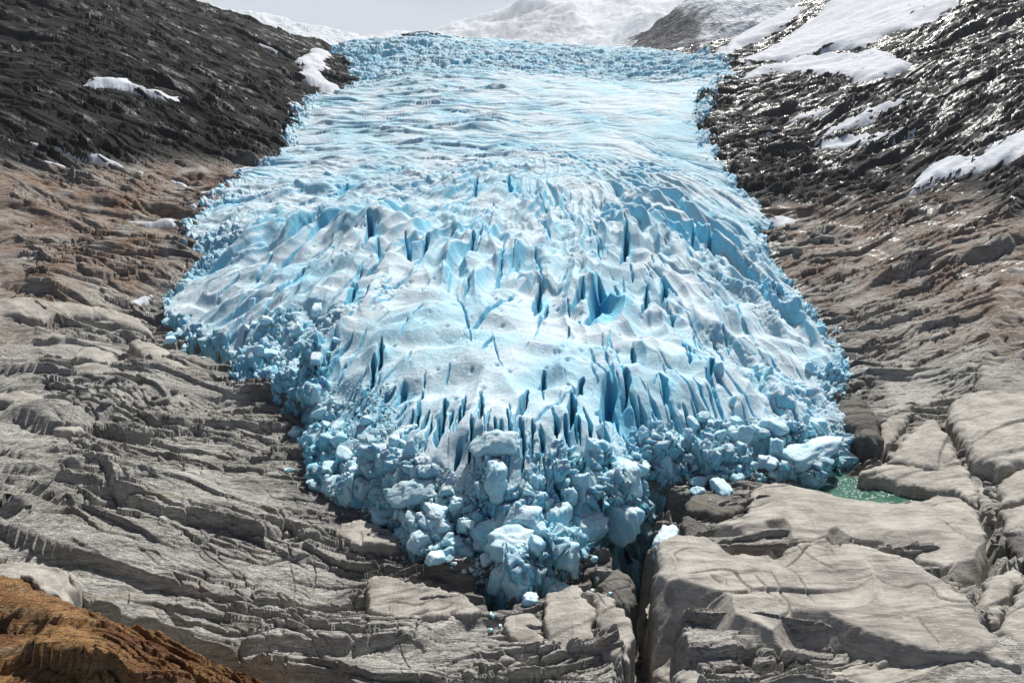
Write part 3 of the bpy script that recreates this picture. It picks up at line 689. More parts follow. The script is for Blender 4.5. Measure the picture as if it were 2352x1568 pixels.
mountain('mountain', [(560,118),(760,100),(870,86),(960,74),(1060,56),(1130,30),(1200,0),(1300,-16),(1450,-46),(1650,-80),(1950,-120)], 5500, 560, 14500, M_MT2, 250, 301,
         lambda U, V: np.clip(ell(U, V, 1240, 62, 135, 50)*1.2+0.5*ell(U, V, 1020, 72, 90, 18), 0, 1)-0.22)
mountain('mountain', [(1380,122),(1420,104),(1470,72),(1520,40),(1560,12),(1620,-30),(1720,-80),(1900,-120),(2100,-150)], 1150, 130, 1750, M_MT, 36, 311,
         lambda U, V: np.clip(0.75*ell(U, V, 1540, 80, 130, 60)+0.35, 0, 1)-0.18)
mountain('mountain', [(200,-90),(430,2),(520,16),(600,36),(700,54),(800,74),(880,92),(960,112)], 1900, 200, 3800, M_MT, 45, 321, lambda U, V: -0.12+0*U)

# ------------------------------------------------------------------ snow patches lying on the rock
def snow_material():
    b = NB('old_snow'); p = b.co
    n1 = b.noise(b.mapv(p, (1, 0.35, 1), (0, 0, 0.5)), 0.35, 5, 0.6); n2 = b.noise(p, 2.5, 4, 0.6)
    c = b.mix(b.ramp(n1, 0.38, 0.66), (0.56, 0.60, 0.66), (0.68, 0.69, 0.71))
    c = b.mix(b.ramp(b.noise(p, 0.08, 6, .7), 0.56, 0.7, 0, 0.35), c, (0.42, 0.41, 0.41))
    b.set(b.b.inputs['Base Color'], c); b.set(b.b.inputs['Roughness'], 0.8); b.set(b.b.inputs['Specular IOR Level'], 0.1)
    b.set(b.b.inputs['Normal'], b.bump(b.math('ADD', n1, b.math('MULTIPLY', n2, 0.3)), 0.5, 0.7)); return b.m
M_SNOW = snow_material()
ZB = blur(ZT, int(6*Q)); ZB2 = blur(ZT, int(22*Q))
def poly_world(poly, Zarr):
    out = []
    for u, v in poly:
        p = hit(u, v, Zarr)
        if p is not None: out.append((p.x, p.y))
    return out
def sheet(name, poly, zfun, prof, mat, spacing_px=0.8, under=2.0, attrs=None, Zh=None, pad=2.0, **props):
    """height-field thing over a traced outline: zfun(x, y) + prof(distance inside the outline)"""
    W = poly_world(poly, Zh)
    if len(W) < 3: return None
    lpw = [(math.atan2(a, b), 0.5*math.log(a*a+b*b)) for a, b in W]
    t0, t1 = min(p[0] for p in lpw), max(p[0] for p in lpw); l0, l1 = min(p[1] for p in lpw), max(p[1] for p in lpw)
    rm = math.exp((l0+l1)/2); m = pad/rm
    st = spacing_px/683.0
    nth = int(np.clip((t1-t0+2*m)/st, 12, 900)); nl = int(np.clip((l1-l0+2*m)/(st*2.0), 14, 900))
    th = np.linspace(t0-m, t1+m, nth); lr = np.linspace(l0-m, l1+m, nl)
    x, y = gxy(th, lr); x = x.astype(F32); y = y.astype(F32); r = np.hypot(x, y)
    d = par(lambda a, b, rr: (sdf(np.arctan2(a, b), np.log(rr), lpw)*rr).astype(F32), x, y, r)
    z, d2 = zfun(x, y, r, d); z = z+prof(d2, r)
    me = grid_mesh(name, x, y, z.astype(F32), d2 > -pad*0.5, attrs(x, y, r, d2) if attrs else None)
    c = me.vertices[0].co.copy() if len(me.vertices) else Vector()
    o = link(name, me, mat, **props)
    # origin at the thing's base
    n_ = len(me.vertices); co = np.empty(n_*3, F32); me.vertices.foreach_get('co', co); co = co.reshape(-1, 3)
    org = np.array([co[:, 0].mean(), co[:, 1].mean(), co[:, 2].min()], F32); me.vertices.foreach_set('co', (co-org).ravel()); o.location = org.tolist(); me.update()
    return o
def snow_patch(poly, label, thick=1.3, rag=0.6):
    def zf(x, y, r, d):
        k = r/683.0
        d = d+rag*k*(2.2*gn(x/(6*k+.1), y/(6*k+.1), 401)+1.4*gn(x/(2.2*k+.1), y/(2.2*k+.1), 402))
        zb = lookup(ZB, x, y)
        return (zb+0.25*gn(x/6, y/6, 403)).astype(F32), d
    def pf(d, r):
        th = 0.9*thick*(0.7+r/700)
        return np.where(d > 0, th*(1-(1-np.clip(d/(th*3.2), 0, 1))**2), d*1.2-0.1)
    return sheet('snow_patch', poly, zf, pf, M_SNOW, Zh=ZB, label=label, category='snow patch', group='snow patches left on the valley sides')
t00 = lambda *q: [T(0, 0, *p) for p in q]; t20 = lambda *q: [T(2, 0, *p) for p in q]; t01 = lambda *q: [T(0, 1, *p) for p in q]
snow_patch(t00((540,595),(600,552),(690,530),(780,540),(880,540),(930,590),(1030,620),(1120,650),(1220,675),(1290,690),(1160,695),(1030,660),(900,630),(760,605),(640,615)), 'long white snow patch across the middle of the dark left mountainside', 2.2, 0.6)
snow_patch(t00((145,955),(300,1000),(480,1040),(570,1062),(690,1070),(800,1115),(880,1165),(1010,1195),(960,1205),(850,1155),(740,1130),(600,1095),(500,1055),(380,1035),(250,1000)), 'thin winding snow strip along the gully below the dark left slope', 2.6, 0.4)
snow_patch(t00((2010,420),(2090,395),(2130,350),(2170,335),(2260,345),(2290,400),(2230,430),(2300,490),(2200,500),(2260,560),(2351,610),(2351,672),(2260,665),(2150,590),(2080,540),(2030,510),(2090,480)), 'wide white snow patch at the far end of the dark left ridge', 2.0)
snow_patch(t00((1600,1165),(1700,1150),(1820,1160),(1800,1220),(1720,1245),(1610,1190)), 'small snow patch wedged between dark left rock and the glacier edge', 1.8, 0.4)
snow_patch(t00((1180,1240),(1280,1270),(1370,1325),(1560,1320),(1490,1365),(1400,1350),(1270,1290)), 'narrow snow strip ending at the glacier below the small wedged snow patch', 1.8, 0.4)
snow_patch(t00((1275,1410),(1410,1400),(1350,1440),(1290,1425)), 'tiny snow patch touching the left glacier edge above the brown slope', 0.7)
snow_patch(t00((860,1525),(1060,1530),(1280,1520),(1200,1568),(1000,1560)), 'flat snow strip on the brown left slope beside the glacier edge', 1.8, 0.4)
snow_patch(t00((280,1110),(360,1120),(450,1142),(400,1146),(320,1128)), 'little sliver of snow on top of the brown left slope', 0.5)
snow_patch(t00((1985,712),(2060,705),(2080,735),(2030,745)), 'small snow patch in a notch above the left upper glacier edge', 0.9)
snow_patch(t00((1780,300),(1850,320),(1945,370),(1900,365),(1820,330)), 'faint thin snow streak high on the left ridge', 1.8, 0.4)
snow_patch(t01((900,500),(1000,470),(1090,460),(1030,515),(920,530)), 'dirty pale snow scrap on brown rock beside the left glacier lobe', 0.6)
snow_patch(t20((205,385),(330,280),(480,200),(620,140),(780,60),(900,-60),(1010,-90),(860,50),(720,170),(560,270),(420,330),(330,390)), 'steep snow chute between the hazy far spur and the right mountainside', 3.0)
snow_patch(t20((380,430),(560,345),(760,220),(930,110),(1020,10),(1180,-80),(2050,-120),(1900,40),(1800,110),(1640,200),(1500,210),(1380,255),(1280,330),(1120,350),(1000,360),(850,400),(700,432),(560,430),(440,462)), 'broad streaked snowfield sweeping down the upper right mountainside', 2.1)
snow_patch(t20((400,552),(470,490),(640,450),(800,400),(1000,380),(1200,370),(1330,340),(1420,355),(1500,400),(1590,440),(1560,490),(1510,505),(1440,535),(1360,548),(1260,570),(1205,585),(1170,545),(1050,530),(900,520),(760,505),(640,500),(540,540)), 'large smooth snow apron with grooves on the right slope above the dark bluff', 2.2)
snow_patch(t20((720,850),(760,815),(860,788),(960,770),(1050,748),(980,790),(860,820),(760,845)), 'slim tapering snow patch below the dark right bluff', 1.8, 0.4)
snow_patch(t20((580,918),(620,885),(690,860),(660,895),(600,920)), 'tiny snow scrap just below the slim tapering snow patch', 0.8)
snow_patch(t20((985,930),(1010,880),(1080,840),(1180,800),(1290,740),(1420,700),(1590,690),(1480,750),(1340,800),(1310,850),(1180,880),(1090,900),(1010,940)), 'lumpy bluish avalanche snow on the shining wet right slope', 1.5, 1.6)
snow_patch(t20((880,980),(960,945),(1160,930),(1340,915),(1600,875),(1580,920),(1440,965),(1320,990),(1200,1010),(1090,1035),(970,1030),(960,990)), 'ragged white avalanche snow lying just below the bluish one', 1.2, 1.6)
snow_patch(t20((1540,1345),(1620,1230),(1720,1130),(1850,1080),(1950,1085),(2020,1055),(2050,1080),(2100,1010),(2200,970),(2352,900),(2420,890),(2420,1080),(2352,1100),(2200,1130),(2100,1170),(1990,1205),(1880,1225),(1750,1240),(1690,1290)), 'wide white snow bank at the right edge below the black overhanging rock', 2.0)
snow_patch(t20((520,1470),(600,1480),(700,1490),(800,1520),(700,1555),(600,1560)), 'dirty snow shelf at the right glacier edge below the dark rocks', 0.8)

# ------------------------------------------------------------------ rock slabs and boulders standing proud of the ground
def slab_material(name, light, dark, rot):
    b = NB(name); p = b.co; rp = b.mapv(p, (1, 1, 1), (0, 0, rot))
    n1 = b.noise(p, 0.22, 6, 0.6); st = b.noise(b.mapv(rp, (0.03, 0.55, 1.2)), 1.6, 5, 0.6, 0.7); fl = b.noise(b.mapv(rp, (0.035, 1.4, 2.0)), 3.4, 3, 0.6, 0.5)
    sc = b.noise(b.mapv(p, (2.2, 0.06, 0.5), (0, 0, 0.35)), 1.6, 4, 0.6); gr = b.noise(p, 7.0, 5, 0.7)
    c = b.mix(b.ramp(b.math('ADD', b.math('MULTIPLY', n1, 0.5), b.math('MULTIPLY', st, 0.5)), 0.38, 0.62), dark, light)
    c = b.mix(b.ramp(fl, 0.58, 0.66, 0, 0.6), c, (0.64, 0.62, 0.58))
    c = b.mix(b.ramp(st, 0.58, 0.70, 0, 0.4), c, (0.30, 0.235, 0.17))
    c = b.mix(b.ramp(sc, 0.58, 0.70, 0, 0.35), c, tuple(v*0.5 for v in dark))
    c = b.mix(b.ramp(gr, 0.62, 0.72, 0, 0.5), c, (0.14, 0.13, 0.12))
    b.set(b.b.inputs['Base Color'], c); b.set(b.b.inputs['Roughness'], 0.72); b.set(b.b.inputs['Specular IOR Level'], 0.2)
    b.set(b.b.inputs['Normal'], b.bump(b.math('ADD', b.math('MULTIPLY', fl, 0.4), b.math('ADD', b.math('MULTIPLY', sc, 0.15), b.math('MULTIPLY', gr, 0.25))), 0.35, 0.8)); return b.m
M_SLAB = slab_material('polished_slab', (0.44, 0.415, 0.37), (0.245, 0.228, 0.202), 0.15)
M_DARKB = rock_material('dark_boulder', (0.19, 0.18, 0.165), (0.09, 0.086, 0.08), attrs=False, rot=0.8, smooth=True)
def slab(name, poly, label,  lift=2.5, R=2.0, bulge=1.0, relief=0.5, mat=None, group=None, cat='rock slab', rot=0.25, seed=0, tilt=(0, 0), deep=5.0, joints=0.0, wave=1.0, crest=None, fall=1.25):
    Zh = ZSM+lift
    cr, sr = math.cos(rot), math.sin(rot)
    CW_ = poly_world(crest, Zh) if crest else None
    cen = poly_world([(sum(p[0] for p in poly)/len(poly), sum(p[1] for p in poly)/len(poly))], Zh)
    cx, cyy = cen[0] if cen else (0, 0)
    def zf(x, y, r, d):
        d = d+0.6*gn(x/3.4, y/3.4, 500+seed)+0.4*gn(x/1.5, y/1.5, 501+seed)+0.18*gn(x/0.6, y/0.6, 502+seed)
        Rloc = None
        s_ = x*cr+y*sr; t_ = -x*sr+y*cr
        h = lookup(ZSM, x, y)+lift+tilt[0]*(x-cx)+tilt[1]*(y-cyy)
        h = h+relief*(0.5-1.9*np.abs(gn(s_/17+0.3*gn(s_/9, t_/9, 521), t_/8, 503+seed))+0.6*gn(s_/30, t_/13, 522+seed)+wave*0.8*ledge(s_, t_, 5.5, 40, 505+seed, .12)*0.35+wave*0.9*ledge(s_, t_, 2.0, 24, 508+seed, .1)*0.16+0.05*gn(s_/3, t_/1.4, 511+seed))
        jf1, jf2, jc, jx, jy = vor(s_/8+0.3*gn(s_/6, t_/5, 515), t_/4.5, 513+seed)
        h = h+joints*relief*(-0.7*np.exp(-((jf2-jf1)/0.035)**2)+0.6*(jc-0.5))
        h = h-0.5*np.exp(-(gn(s_/26+0.4*gn(s_/7, t_/7, 541), t_/9, 540+seed)/0.022)**2)*sst(-.1, .2, gn(s_/15, t_/9, 542))-0.4*np.exp(-(gn(s_/6, t_/40, 543+seed)/0.02)**2)*sst(0.1, .35, gn(s_/14, t_/9, 544))
        if crest is not None: h = h-fall*np.clip(-sdf(x+0.8*gn(x/5, y/5, 531), y+0.8*gn(x/5, y/5, 532), CW_), 0, 7)
        fine = 0.05*gn(s_/1.6, t_/0.5, 517)+0.03*gn(x/0.4, y/0.4, 518)
        return (h+fine).astype(F32), d
    def pf(d, r):
        R_ = R*0.62; q = np.clip(d/R_, 0, 1); top = -R_*(1-np.sqrt(np.clip(1-(1-q)**2, 0, 1)))*1.3
        dome = bulge*(1-np.exp(-np.clip(d, 0, None)/(R*2)))
        return np.where(d > 0, top+dome, -R*1.2-deep*np.clip(-d/0.35, 0, 1)-lift)
    p = dict(label=label, category=cat)
    if group: p['group'] = group
    return sheet(name, poly, zf, pf, mat or M_SLAB, 0.75, Zh=Zh, pad=1.2, **p)
t22 = lambda *q: [T(2, 2, *p) for p in q]; t12 = lambda *q: [T(1, 2, *p) for p in q]; t21 = lambda *q: [T(2, 1, *p) for p in q]; t02 = lambda *q: [T(0, 2, *p) for p in q]
z3 = lambda *q: [((1700+a/3.92)*0.91875, (900+b/3.92)*0.91875) for a, b in q]
slab('rock_slab', t22((480,240),(590,222),(720,228),(860,250),(1000,275),(1200,310),(1430,350),(1600,325),(1800,285),(1930,310),(2050,400),(2095,520),(2105,640),(2110,780),(1990,845),(1800,765),(1600,680),(1400,620),(1200,600),(1000,650),(640,705),(420,660),(200,580),(215,490),(430,390)),
     'broad smooth beige slab sloping below the green pond', 3.2, 1.3, 0.8, 0.7, rot=0.15, tilt=(0, 0.05), wave=0.5, crest=t22((480,230),(720,220),(1000,265),(1430,340),(1800,275),(2070,400),(2120,560),(2000,700),(1800,740),(1400,600),(1200,590),(1080,520),(950,600),(800,600),(700,480),(560,500),(600,640),(420,540),(215,470),(430,380)))
slab('rock_slab', t22((-195,740),(-160,640),(-60,590),(150,575),(260,600),(330,680),(640,710),(770,650),(1000,655),(1200,650),(1500,745),(1800,775),(1900,880),(1960,1010),(2060,1150),(2200,1270),(2345,1420),(2330,1500),(2250,1510),(2100,1390),(1900,1360),(1700,1380),(1500,1420),(1300,1440),(1220,1455),(900,1440),(640,1340),(430,1400),(200,1390),(20,1440),(-140,1480),(-190,1250),(-205,1000)),
     'huge banded beige slab filling the lower right foreground', 4.2, 1.5, 1.0, 1.0, rot=0.1, seed=20, tilt=(0, 0.06), wave=0.7, crest=t22((-260,640),(150,560),(640,690),(1000,640),(1500,730),(1980,1000),(2370,1420),(2100,1390),(1500,1320),(1350,1270),(1000,1140),(720,1120),(600,1250),(380,1150),(330,1020),(180,960),(-100,900),(-240,800)))
slab('rock_slab', t22((-90,1640),(-70,1500),(200,1470),(330,1540),(560,1500),(730,1490),(1000,1470),(1250,1460),(1500,1420),(1750,1395),(2000,1390),(2100,1420),(2200,1500),(2352,1560),(2352,1760),(-90,1760)), 'flat layered slab along the bottom edge in front of the huge banded slab', 1.8, 1.5, 0.6, 1.0, seed=40)
slab('rock_slab', t12((1400,975),(1500,950),(1590,905),(1650,930),(1700,1010),(1735,1100),(1770,1240),(1795,1375),(1620,1350),(1415,1305),(1395,1150)), 'squat block of pale rock just below the glacier snout', 2.6, 1.0, 0.5, 0.4, seed=60, tilt=(0, 0.12))
slab('rock_slab', t12((1690,975),(1780,975),(1860,1010),(2005,1130),(2010,1250),(1985,1395),(1900,1410),(1805,1375),(1770,1240),(1735,1100)), 'narrow split rock block between the snout block and the black chasm', 2.4, 1.0, 0.5, 0.4, seed=61, tilt=(0, 0.12))
slab('rock_slab', t12((1120,1110),(1190,1080),(1260,1060),(1330,1080),(1395,1150),(1405,1305),(1330,1300),(1255,1280),(1180,1265),(1125,1230)), 'low cracked rock block left of the pale snout block', 1.5, 0.9, 0.4, 0.5, seed=62)
slab('boulder', t12((1780,890),(1850,800),(1910,770),(1990,810),(2035,880),(2025,1000),(1990,1070),(1890,1030),(1830,960)), 'dark rounded boulder beside the chasm under scattered ice', 2.4, 1.4, 0.6, 0.5, M_DARKB, cat='boulder', seed=63)
slab('boulder', t12((1620,780),(1700,700),(1790,660),(1870,700),(1850,770),(1760,830),(1660,850)), 'wet dark ledge rock under the right side of the snout', 2.0, 1.0, 0.4, 0.6, M_DARKB, cat='boulder', seed=64)
slab('boulder', t22((10,330),(70,285),(180,265),(290,245),(410,255),(450,300),(420,380),(340,410),(230,420),(130,400),(40,380)), 'brown rounded rock under the ice on the upper left of the beige slab', 2.6, 1.4, 0.8, 0.4, M_DARKB, cat='boulder', seed=65)
slab('boulder', t22((-10,420),(50,390),(110,470),(170,480),(180,560),(90,575),(10,540)), 'small dark rock in the gap left of the beige slab', 1.6, 1.0, 0.5, 0.4, M_DARKB, cat='boulder', seed=66)
slab('boulder', z3((1545,400),(1600,385),(1660,368),(1760,360),(1840,410),(1900,480),(1950,560),(1985,680),(1985,780),(1930,830),(1850,800),(1760,760),(1660,650),(1560,600),(1530,500)), 'large dark rounded boulder leaning beside the right glacier edge', 5.0, 2.4, 1.4, 0.4, M_DARKB, cat='boulder', seed=67)
RG_ = 'ice-worn outcrops below the right slope'
slab('rock_outcrop', t21((1330,1275),(1470,1210),(1590,1235),(1560,1330),(1500,1420),(1430,1490),(1370,1550),(1345,1400)), 'pale wrinkled outcrop between the dark boulder and rounded outcrops', 2.2, 1.6, 0.8, 0.6, group=RG_, cat='outcrop', seed=68)
slab('rock_outcrop', t21((1420,1600),(1470,1500),(1560,1400),(1650,1330),(1740,1310),(1800,1400),(1890,1500),(1910,1600),(1800,1680),(1600,1660)), 'rounded grey outcrop with fluted face behind the pond', 3.0, 2.2, 1.0, 0.5, group=RG_, cat='outcrop', seed=69, rot=0.7)
slab('rock_outcrop', t21((1830,1200),(1960,1140),(2100,1130),(2352,1140),(2480,1150),(2480,1600),(2200,1640),(2000,1600),(1940,1480),(1840,1330)), 'big smooth grey outcrop with vertical cracks at the right edge', 4.0, 2.6, 1.2, 0.6, group=RG_, cat='outcrop', seed=70, rot=0.5)
slab('rock_outcrop', t22((1190,160),(1290,70),(1400,40),(1560,20),(1700,-10),(1880,5),(1960,90),(2030,190),(2050,350),(1960,300),(1850,255),(1700,225),(1500,215),(1400,180)), 'low cracked pale outcrop rising just behind the pond', 2.0, 1.5, 0.7, 0.6, group=RG_, cat='outcrop', seed=71)
QG = 'blocks along the right edge gully'
slab('boulder', t22((2160,210),(2240,140),(2352,85),(2450,60),(2450,290),(2352,300),(2200,330)), 'pale rounded block at the right edge above the stony gully', 2.6, 1.6, .8, .5, cat='boulder', group=QG, seed=72)
slab('boulder', t22((2200,390),(2300,350),(2450,330),(2450,510),(2352,530),(2230,550)), 'grey block at the right edge beside the stony gully', 2.4, 1.5, .8, .5, cat='boulder', group=QG, seed=73)
slab('boulder', t22((2235,580),(2300,540),(2450,520),(2450,770),(2352,750),(2280,705)), 'brown-stained block at the right edge below the grey block', 2.4, 1.5, .8, .5, M_DARKB, cat='boulder', group=QG, seed=74)
slab('boulder', t22((2110,820),(2200,790),(2280,750),(2352,800),(2340,860),(2260,990),(2200,1100),(2150,1190),(2060,1150),(2020,1060),(2060,930)), 'upright pale block right of the huge banded slab', 3.0, 1.4, .8, .5, cat='boulder', group=QG, seed=75)
slab('boulder', t22((2170,1210),(2230,1050),(2290,920),(2370,840),(2500,840),(2500,1450),(2352,1400),(2240,1290)), 'whitish smooth block in the lower right corner', 3.2, 1.8, 1, .4, cat='boulder', group=QG, seed=76)
LG = 'ice-worn whalebacks on the left foreground'
slab('rock_outcrop', t01((-90,500),(60,478),(200,480),(480,505),(650,540),(820,580),(960,620),(1040,700),(1060,745),(930,700),(700,640),(520,610),(380,605),(300,650),(120,610),(-90,590)), 'long smooth grey whaleback on the left below the brown slope', 2.8, 2.4, 1.2, 0.4, group=LG, cat='outcrop', seed=80, rot=-.3)
slab('rock_outcrop', t01((480,960),(510,870),(560,820),(660,825),(780,860),(850,960),(830,1010),(700,1020),(560,1045)), 'domed grey whaleback with a hollow on the left', 3.2, 2.0, 1.2, 0.4, group=LG, cat='outcrop', seed=81, rot=-.3)
slab('rock_outcrop', t01((880,790),(960,770),(1100,815),(1230,890),(1320,970),(1400,1050),(1440,1095),(1330,1080),(1220,1000),(1100,955),(980,900)), 'ribbed narrow whaleback pointing down to the ice edge', 2.4, 1.8, 1.0, 0.4, group=LG, cat='outcrop', seed=82, rot=-.5)
slab('rock_outcrop', t01((215,1290),(280,1230),(340,1208),(430,1235),(520,1310),(585,1400),(500,1420),(380,1400),(300,1350)), 'pale sloping slab face among broken rocks on the left', 2.2, 1.2, .7, 0.4, group=LG, cat='outcrop', seed=83, rot=-.4)
slab('rock_outcrop', t01((-60,1050),(60,1030),(180,1060),(280,1130),(350,1190),(260,1230),(120,1230),(20,1190),(-60,1170)), 'brownish rounded whaleback at the left edge', 2.6, 1.8, .9, 0.5, group=LG, cat='outcrop', seed=84, rot=-.3)
slab('boulder', t01((505,1150),(560,1110),(640,1095),(715,1140),(725,1190),(670,1235),(620,1255),(540,1220)), 'dark angular boulder among broken rocks on the left', 2.4, 0.9, .4, 0.5, M_DARKB, cat='boulder', seed=85)
slab('boulder', t01((800,1190),(850,1160),(910,1180),(935,1225),(900,1260),(830,1250)), 'rounded grey boulder right of the dark angular boulder', 2.0, 0.9, .4, 0.4, cat='boulder', seed=86)
slab('rock_slab', t02((-90,745),(60,730),(200,725),(330,755),(440,785),(515,835),(522,870),(500,930),(430,970),(330,940),(240,890),(120,820),(-90,800)), 'pale overhanging rock nose just above the orange outcrop', 2.4, 1.2, .8, 0.5, seed=87, rot=-.2)
slab('rock_outcrop', t12((-30,480),(90,440),(230,470),(350,505),(415,570),(420,650),(330,665),(200,640),(60,620),(-30,560)), 'dark banded rock ledge below the left side of the snout', 1.8, 1.1, .6, .5, cat='outcrop', seed=88)
slab('rock_outcrop', t12((150,900),(200,850),(330,860),(520,900),(640,920),(800,950),(900,1010),(960,1090),(870,1130),(760,1110),(640,1140),(480,1160),(330,1110),(190,1050),(160,980)), 'rough fractured pale ledge left of the snout tip', 1.8, 1.0, .6, 1.0, cat='outcrop', seed=89)

# ------------------------------------------------------------------ pond
def water_material():
    b = NB('meltwater'); n = b.noise(b.co, 3.0, 4, 0.6)
    b.set(b.b.inputs['Base Color'], b.mix(b.ramp(b.noise(b.co, 0.3, 3, .5), .4, .6), (0.045, 0.125, 0.085), (0.075, 0.17, 0.12))); b.set(b.b.inputs['Roughness'], 0.12); b.set(b.b.inputs['Specular IOR Level'], 0.35)
    b.set(b.b.inputs['Normal'], b.bump(n, 0.05, 0.4)); return b.m
px0 = [p[0] for p in POND_W]; py0 = [p[1] for p in POND_W]
wx_, wy_ = np.meshgrid(np.linspace(min(px0)-2, max(px0)+2, 40), np.linspace(min(py0)-2, max(py0)+2, 24), indexing='ij')
link('pond_water', grid_mesh('pond_water', wx_.astype(F32), wy_.astype(F32), np.full(wx_.shape, POND_Z, F32), par(lambda x, y: sdf(x, y, POND_W).astype(F32), wx_, wy_) > -1.8), water_material(), kind='structure')

# ------------------------------------------------------------------ ice blocks
M_BLOCK = ice_material('broken_ice', True)
def chunk_mesh(name, seed, sub=4, cuts=14, sharp=10, squash=(1, 1, 1), rough=0.06):
    rg = np.random.default_rng(seed)
    bm = bmesh.new(); bmesh.ops.create_icosphere(bm, subdivisions=sub, radius=1.0)
    v = np.array([p.co[:] for p in bm.verts]); d = v/np.linalg.norm(v, axis=1, keepdims=True)
    n = rg.normal(size=(cuts, 3)); n /= np.linalg.norm(n, axis=1, keepdims=True); dist = rg.uniform(0.78, 1.12, cuts)
    cube = np.concatenate([np.eye(3), -np.eye(3)]) + rg.normal(size=(6, 3))*0.24; cube /= np.linalg.norm(cube, axis=1, keepdims=True)
    n = np.concatenate([n, cube]); dist = np.concatenate([dist, rg.uniform(0.62, 0.86, 6)])
    q = np.clip(d @ n.T, 1e-3, None)/dist; q = np.concatenate([q, np.full((len(d), 1), 0.80)], 1)
    r = 1/((q**sharp).sum(1)**(1/sharp))
    nz = gn((d[:, 0]*2.3+seed).astype(F32), (d[:, 1]*2.3+d[:, 2]*1.7).astype(F32), seed)+0.28*gn((d[:, 0]*4+d[:, 2]*2).astype(F32), (d[:, 1]*4-d[:, 2]*3+seed).astype(F32), seed+1)+0.10*gn((d[:, 0]*9+d[:, 2]*3).astype(F32), (d[:, 1]*9-d[:, 2]*6).astype(F32), seed+2)
    v = d*(r*(1+rough*nz))[:, None]*np.array(squash)
    for p, c in zip(bm.verts, v): p.co = c
    for f in bm.faces: f.smooth = True
    me = bpy.data.meshes.new(name); bm.to_mesh(me); bm.free(); me.materials.append(M_BLOCK); return me
VAR = [chunk_mesh('ice_block', 600+k, 4, 5+k % 5, 13+2*(k % 6), (1, 1-0.1*(k % 3), 0.8+0.1*(k % 3)), 0.07+0.02*(k % 4)) for k in range(14)]
TALL = [chunk_mesh('ice_column', 640+k, 5, 6, 18, (0.6, 0.55+0.1*(k % 2), 1.3+0.2*(k % 3)), 0.12) for k in range(6)]
BIGV = [chunk_mesh('ice_block', 660+k, 5, 9, 13, (1, .9, .9), 0.15) for k in range(5)]
ZTOP = np.maximum(lookup(np.where(gD > 0, gPZ, -400).astype(F32), X, Y, GT, GL), ZT)
_in = (np.arctan2(X, Y) > GT[0]) & (np.arctan2(X, Y) < GT[-1]) & (RG > 84) & (RG < 1040)
ZTOP = np.where(_in, ZTOP, ZT).astype(F32)
def put(me, name, u, v, px, label, group=None, cat='ice block', sink=0.25, rot=None, stretch=(1, 1, 1), parent=None, lean=0.35, rnd=rr_):
    """px: half width in picture units"""
    p = hit(u, v, ZTOP)
    if p is None: return None
    k = px*p.length/FOC
    o = bpy.data.objects.new(name, me); COL.objects.link(o)
    o.location = (p.x, p.y, p.z+k*stretch[2]*(0.5-sink)); o.rotation_euler = rot or (rnd.uniform(-lean, lean), rnd.uniform(-lean, lean), rnd.uniform(0, 6.28)); o.scale = (k*stretch[0], k*stretch[1], k*stretch[2])
    if parent is not None: o.parent = parent
    else:
        o['label'] = label; o['category'] = cat
        if group: o['group'] = group
    return o
def q12(zx, zy): return T(1, 2, zx, zy)
BG = 'broken ice blocks at the glacier front'
big = [((1165,600),54,'huge rounded white ice block with pitted top perched at the glacier snout',(1.05,.9,.85)),
 ((560,560),46,'chunky ice block with a deep hollow on the left of the snout',(1,.9,1)),
 ((1520,660),44,'cracked blue-white ice mass right of the pitted block',(1,.8,1.1)),
 ((1100,840),34,'split ice block below the huge pitted block',(.8,.8,1.2)),
 ((1220,900),40,'ribbed ice block at the very tip of the snout',(.9,.8,1.2)),
 ((1300,990),18,'grey dirty ice ball at the lowest tip of the snout',(1,1,1)),
 ((1060,130),44,'tall smooth-faced blue ice tower in the middle of the front',(1,.75,1.35)),
 ((1240,410),48,'broad angular ice block under the blue ice tower',(1.2,.8,.85)),
 ((1500,420),38,'blocky ice chunk with sharp corner right of the broad angular block',(.9,.8,1)),
 ((1900,400),54,'bulging ice block with a dark split at the right of the front',(1.15,.8,1)),
 ((1700,480),44,'pale ice block with a pointed corner beside the bulging block',(1,.8,1)),
 ((1950,120),58,'square-faced blue ice wall block above the bulging block',(1.1,.7,1.05)),
 ((1080,-100),44,'domed blue ice bulge behind the tall ice tower',(1.2,.8,.95)),
 ((2230,570),40,'isolated bluish ice heap beside the dark gap right of the snout',(1.2,.8,.6)),
 ((1450,890),34,'small crumbly white ice heap just right of the snout tip',(1.3,.9,.6)),
 ((780,620),24,'upright slender ice block on the left rubble',(.8,.8,1.2)),
 ((640,340),44,'wide flat-topped ice slab in the left rubble',(1.3,.8,.6)),
 ((520,230),44,'lumpy white ice mound in the left rubble above the flat slab',(1.2,.9,.8))]
for k, ((zx, zy), px, lab, st) in enumerate(big):
    u, v = q12(zx, zy); put(BIGV[k % 5], 'ice_block', u, v+px*0.25, px, lab, None, 'ice block', 0.45, (0.12*(-1)**k, 0.1, k*1.3), st)
zb = lambda zx, zy: ((1700+zx/3.92)*0.91875, (900+zy/3.92)*0.91875)
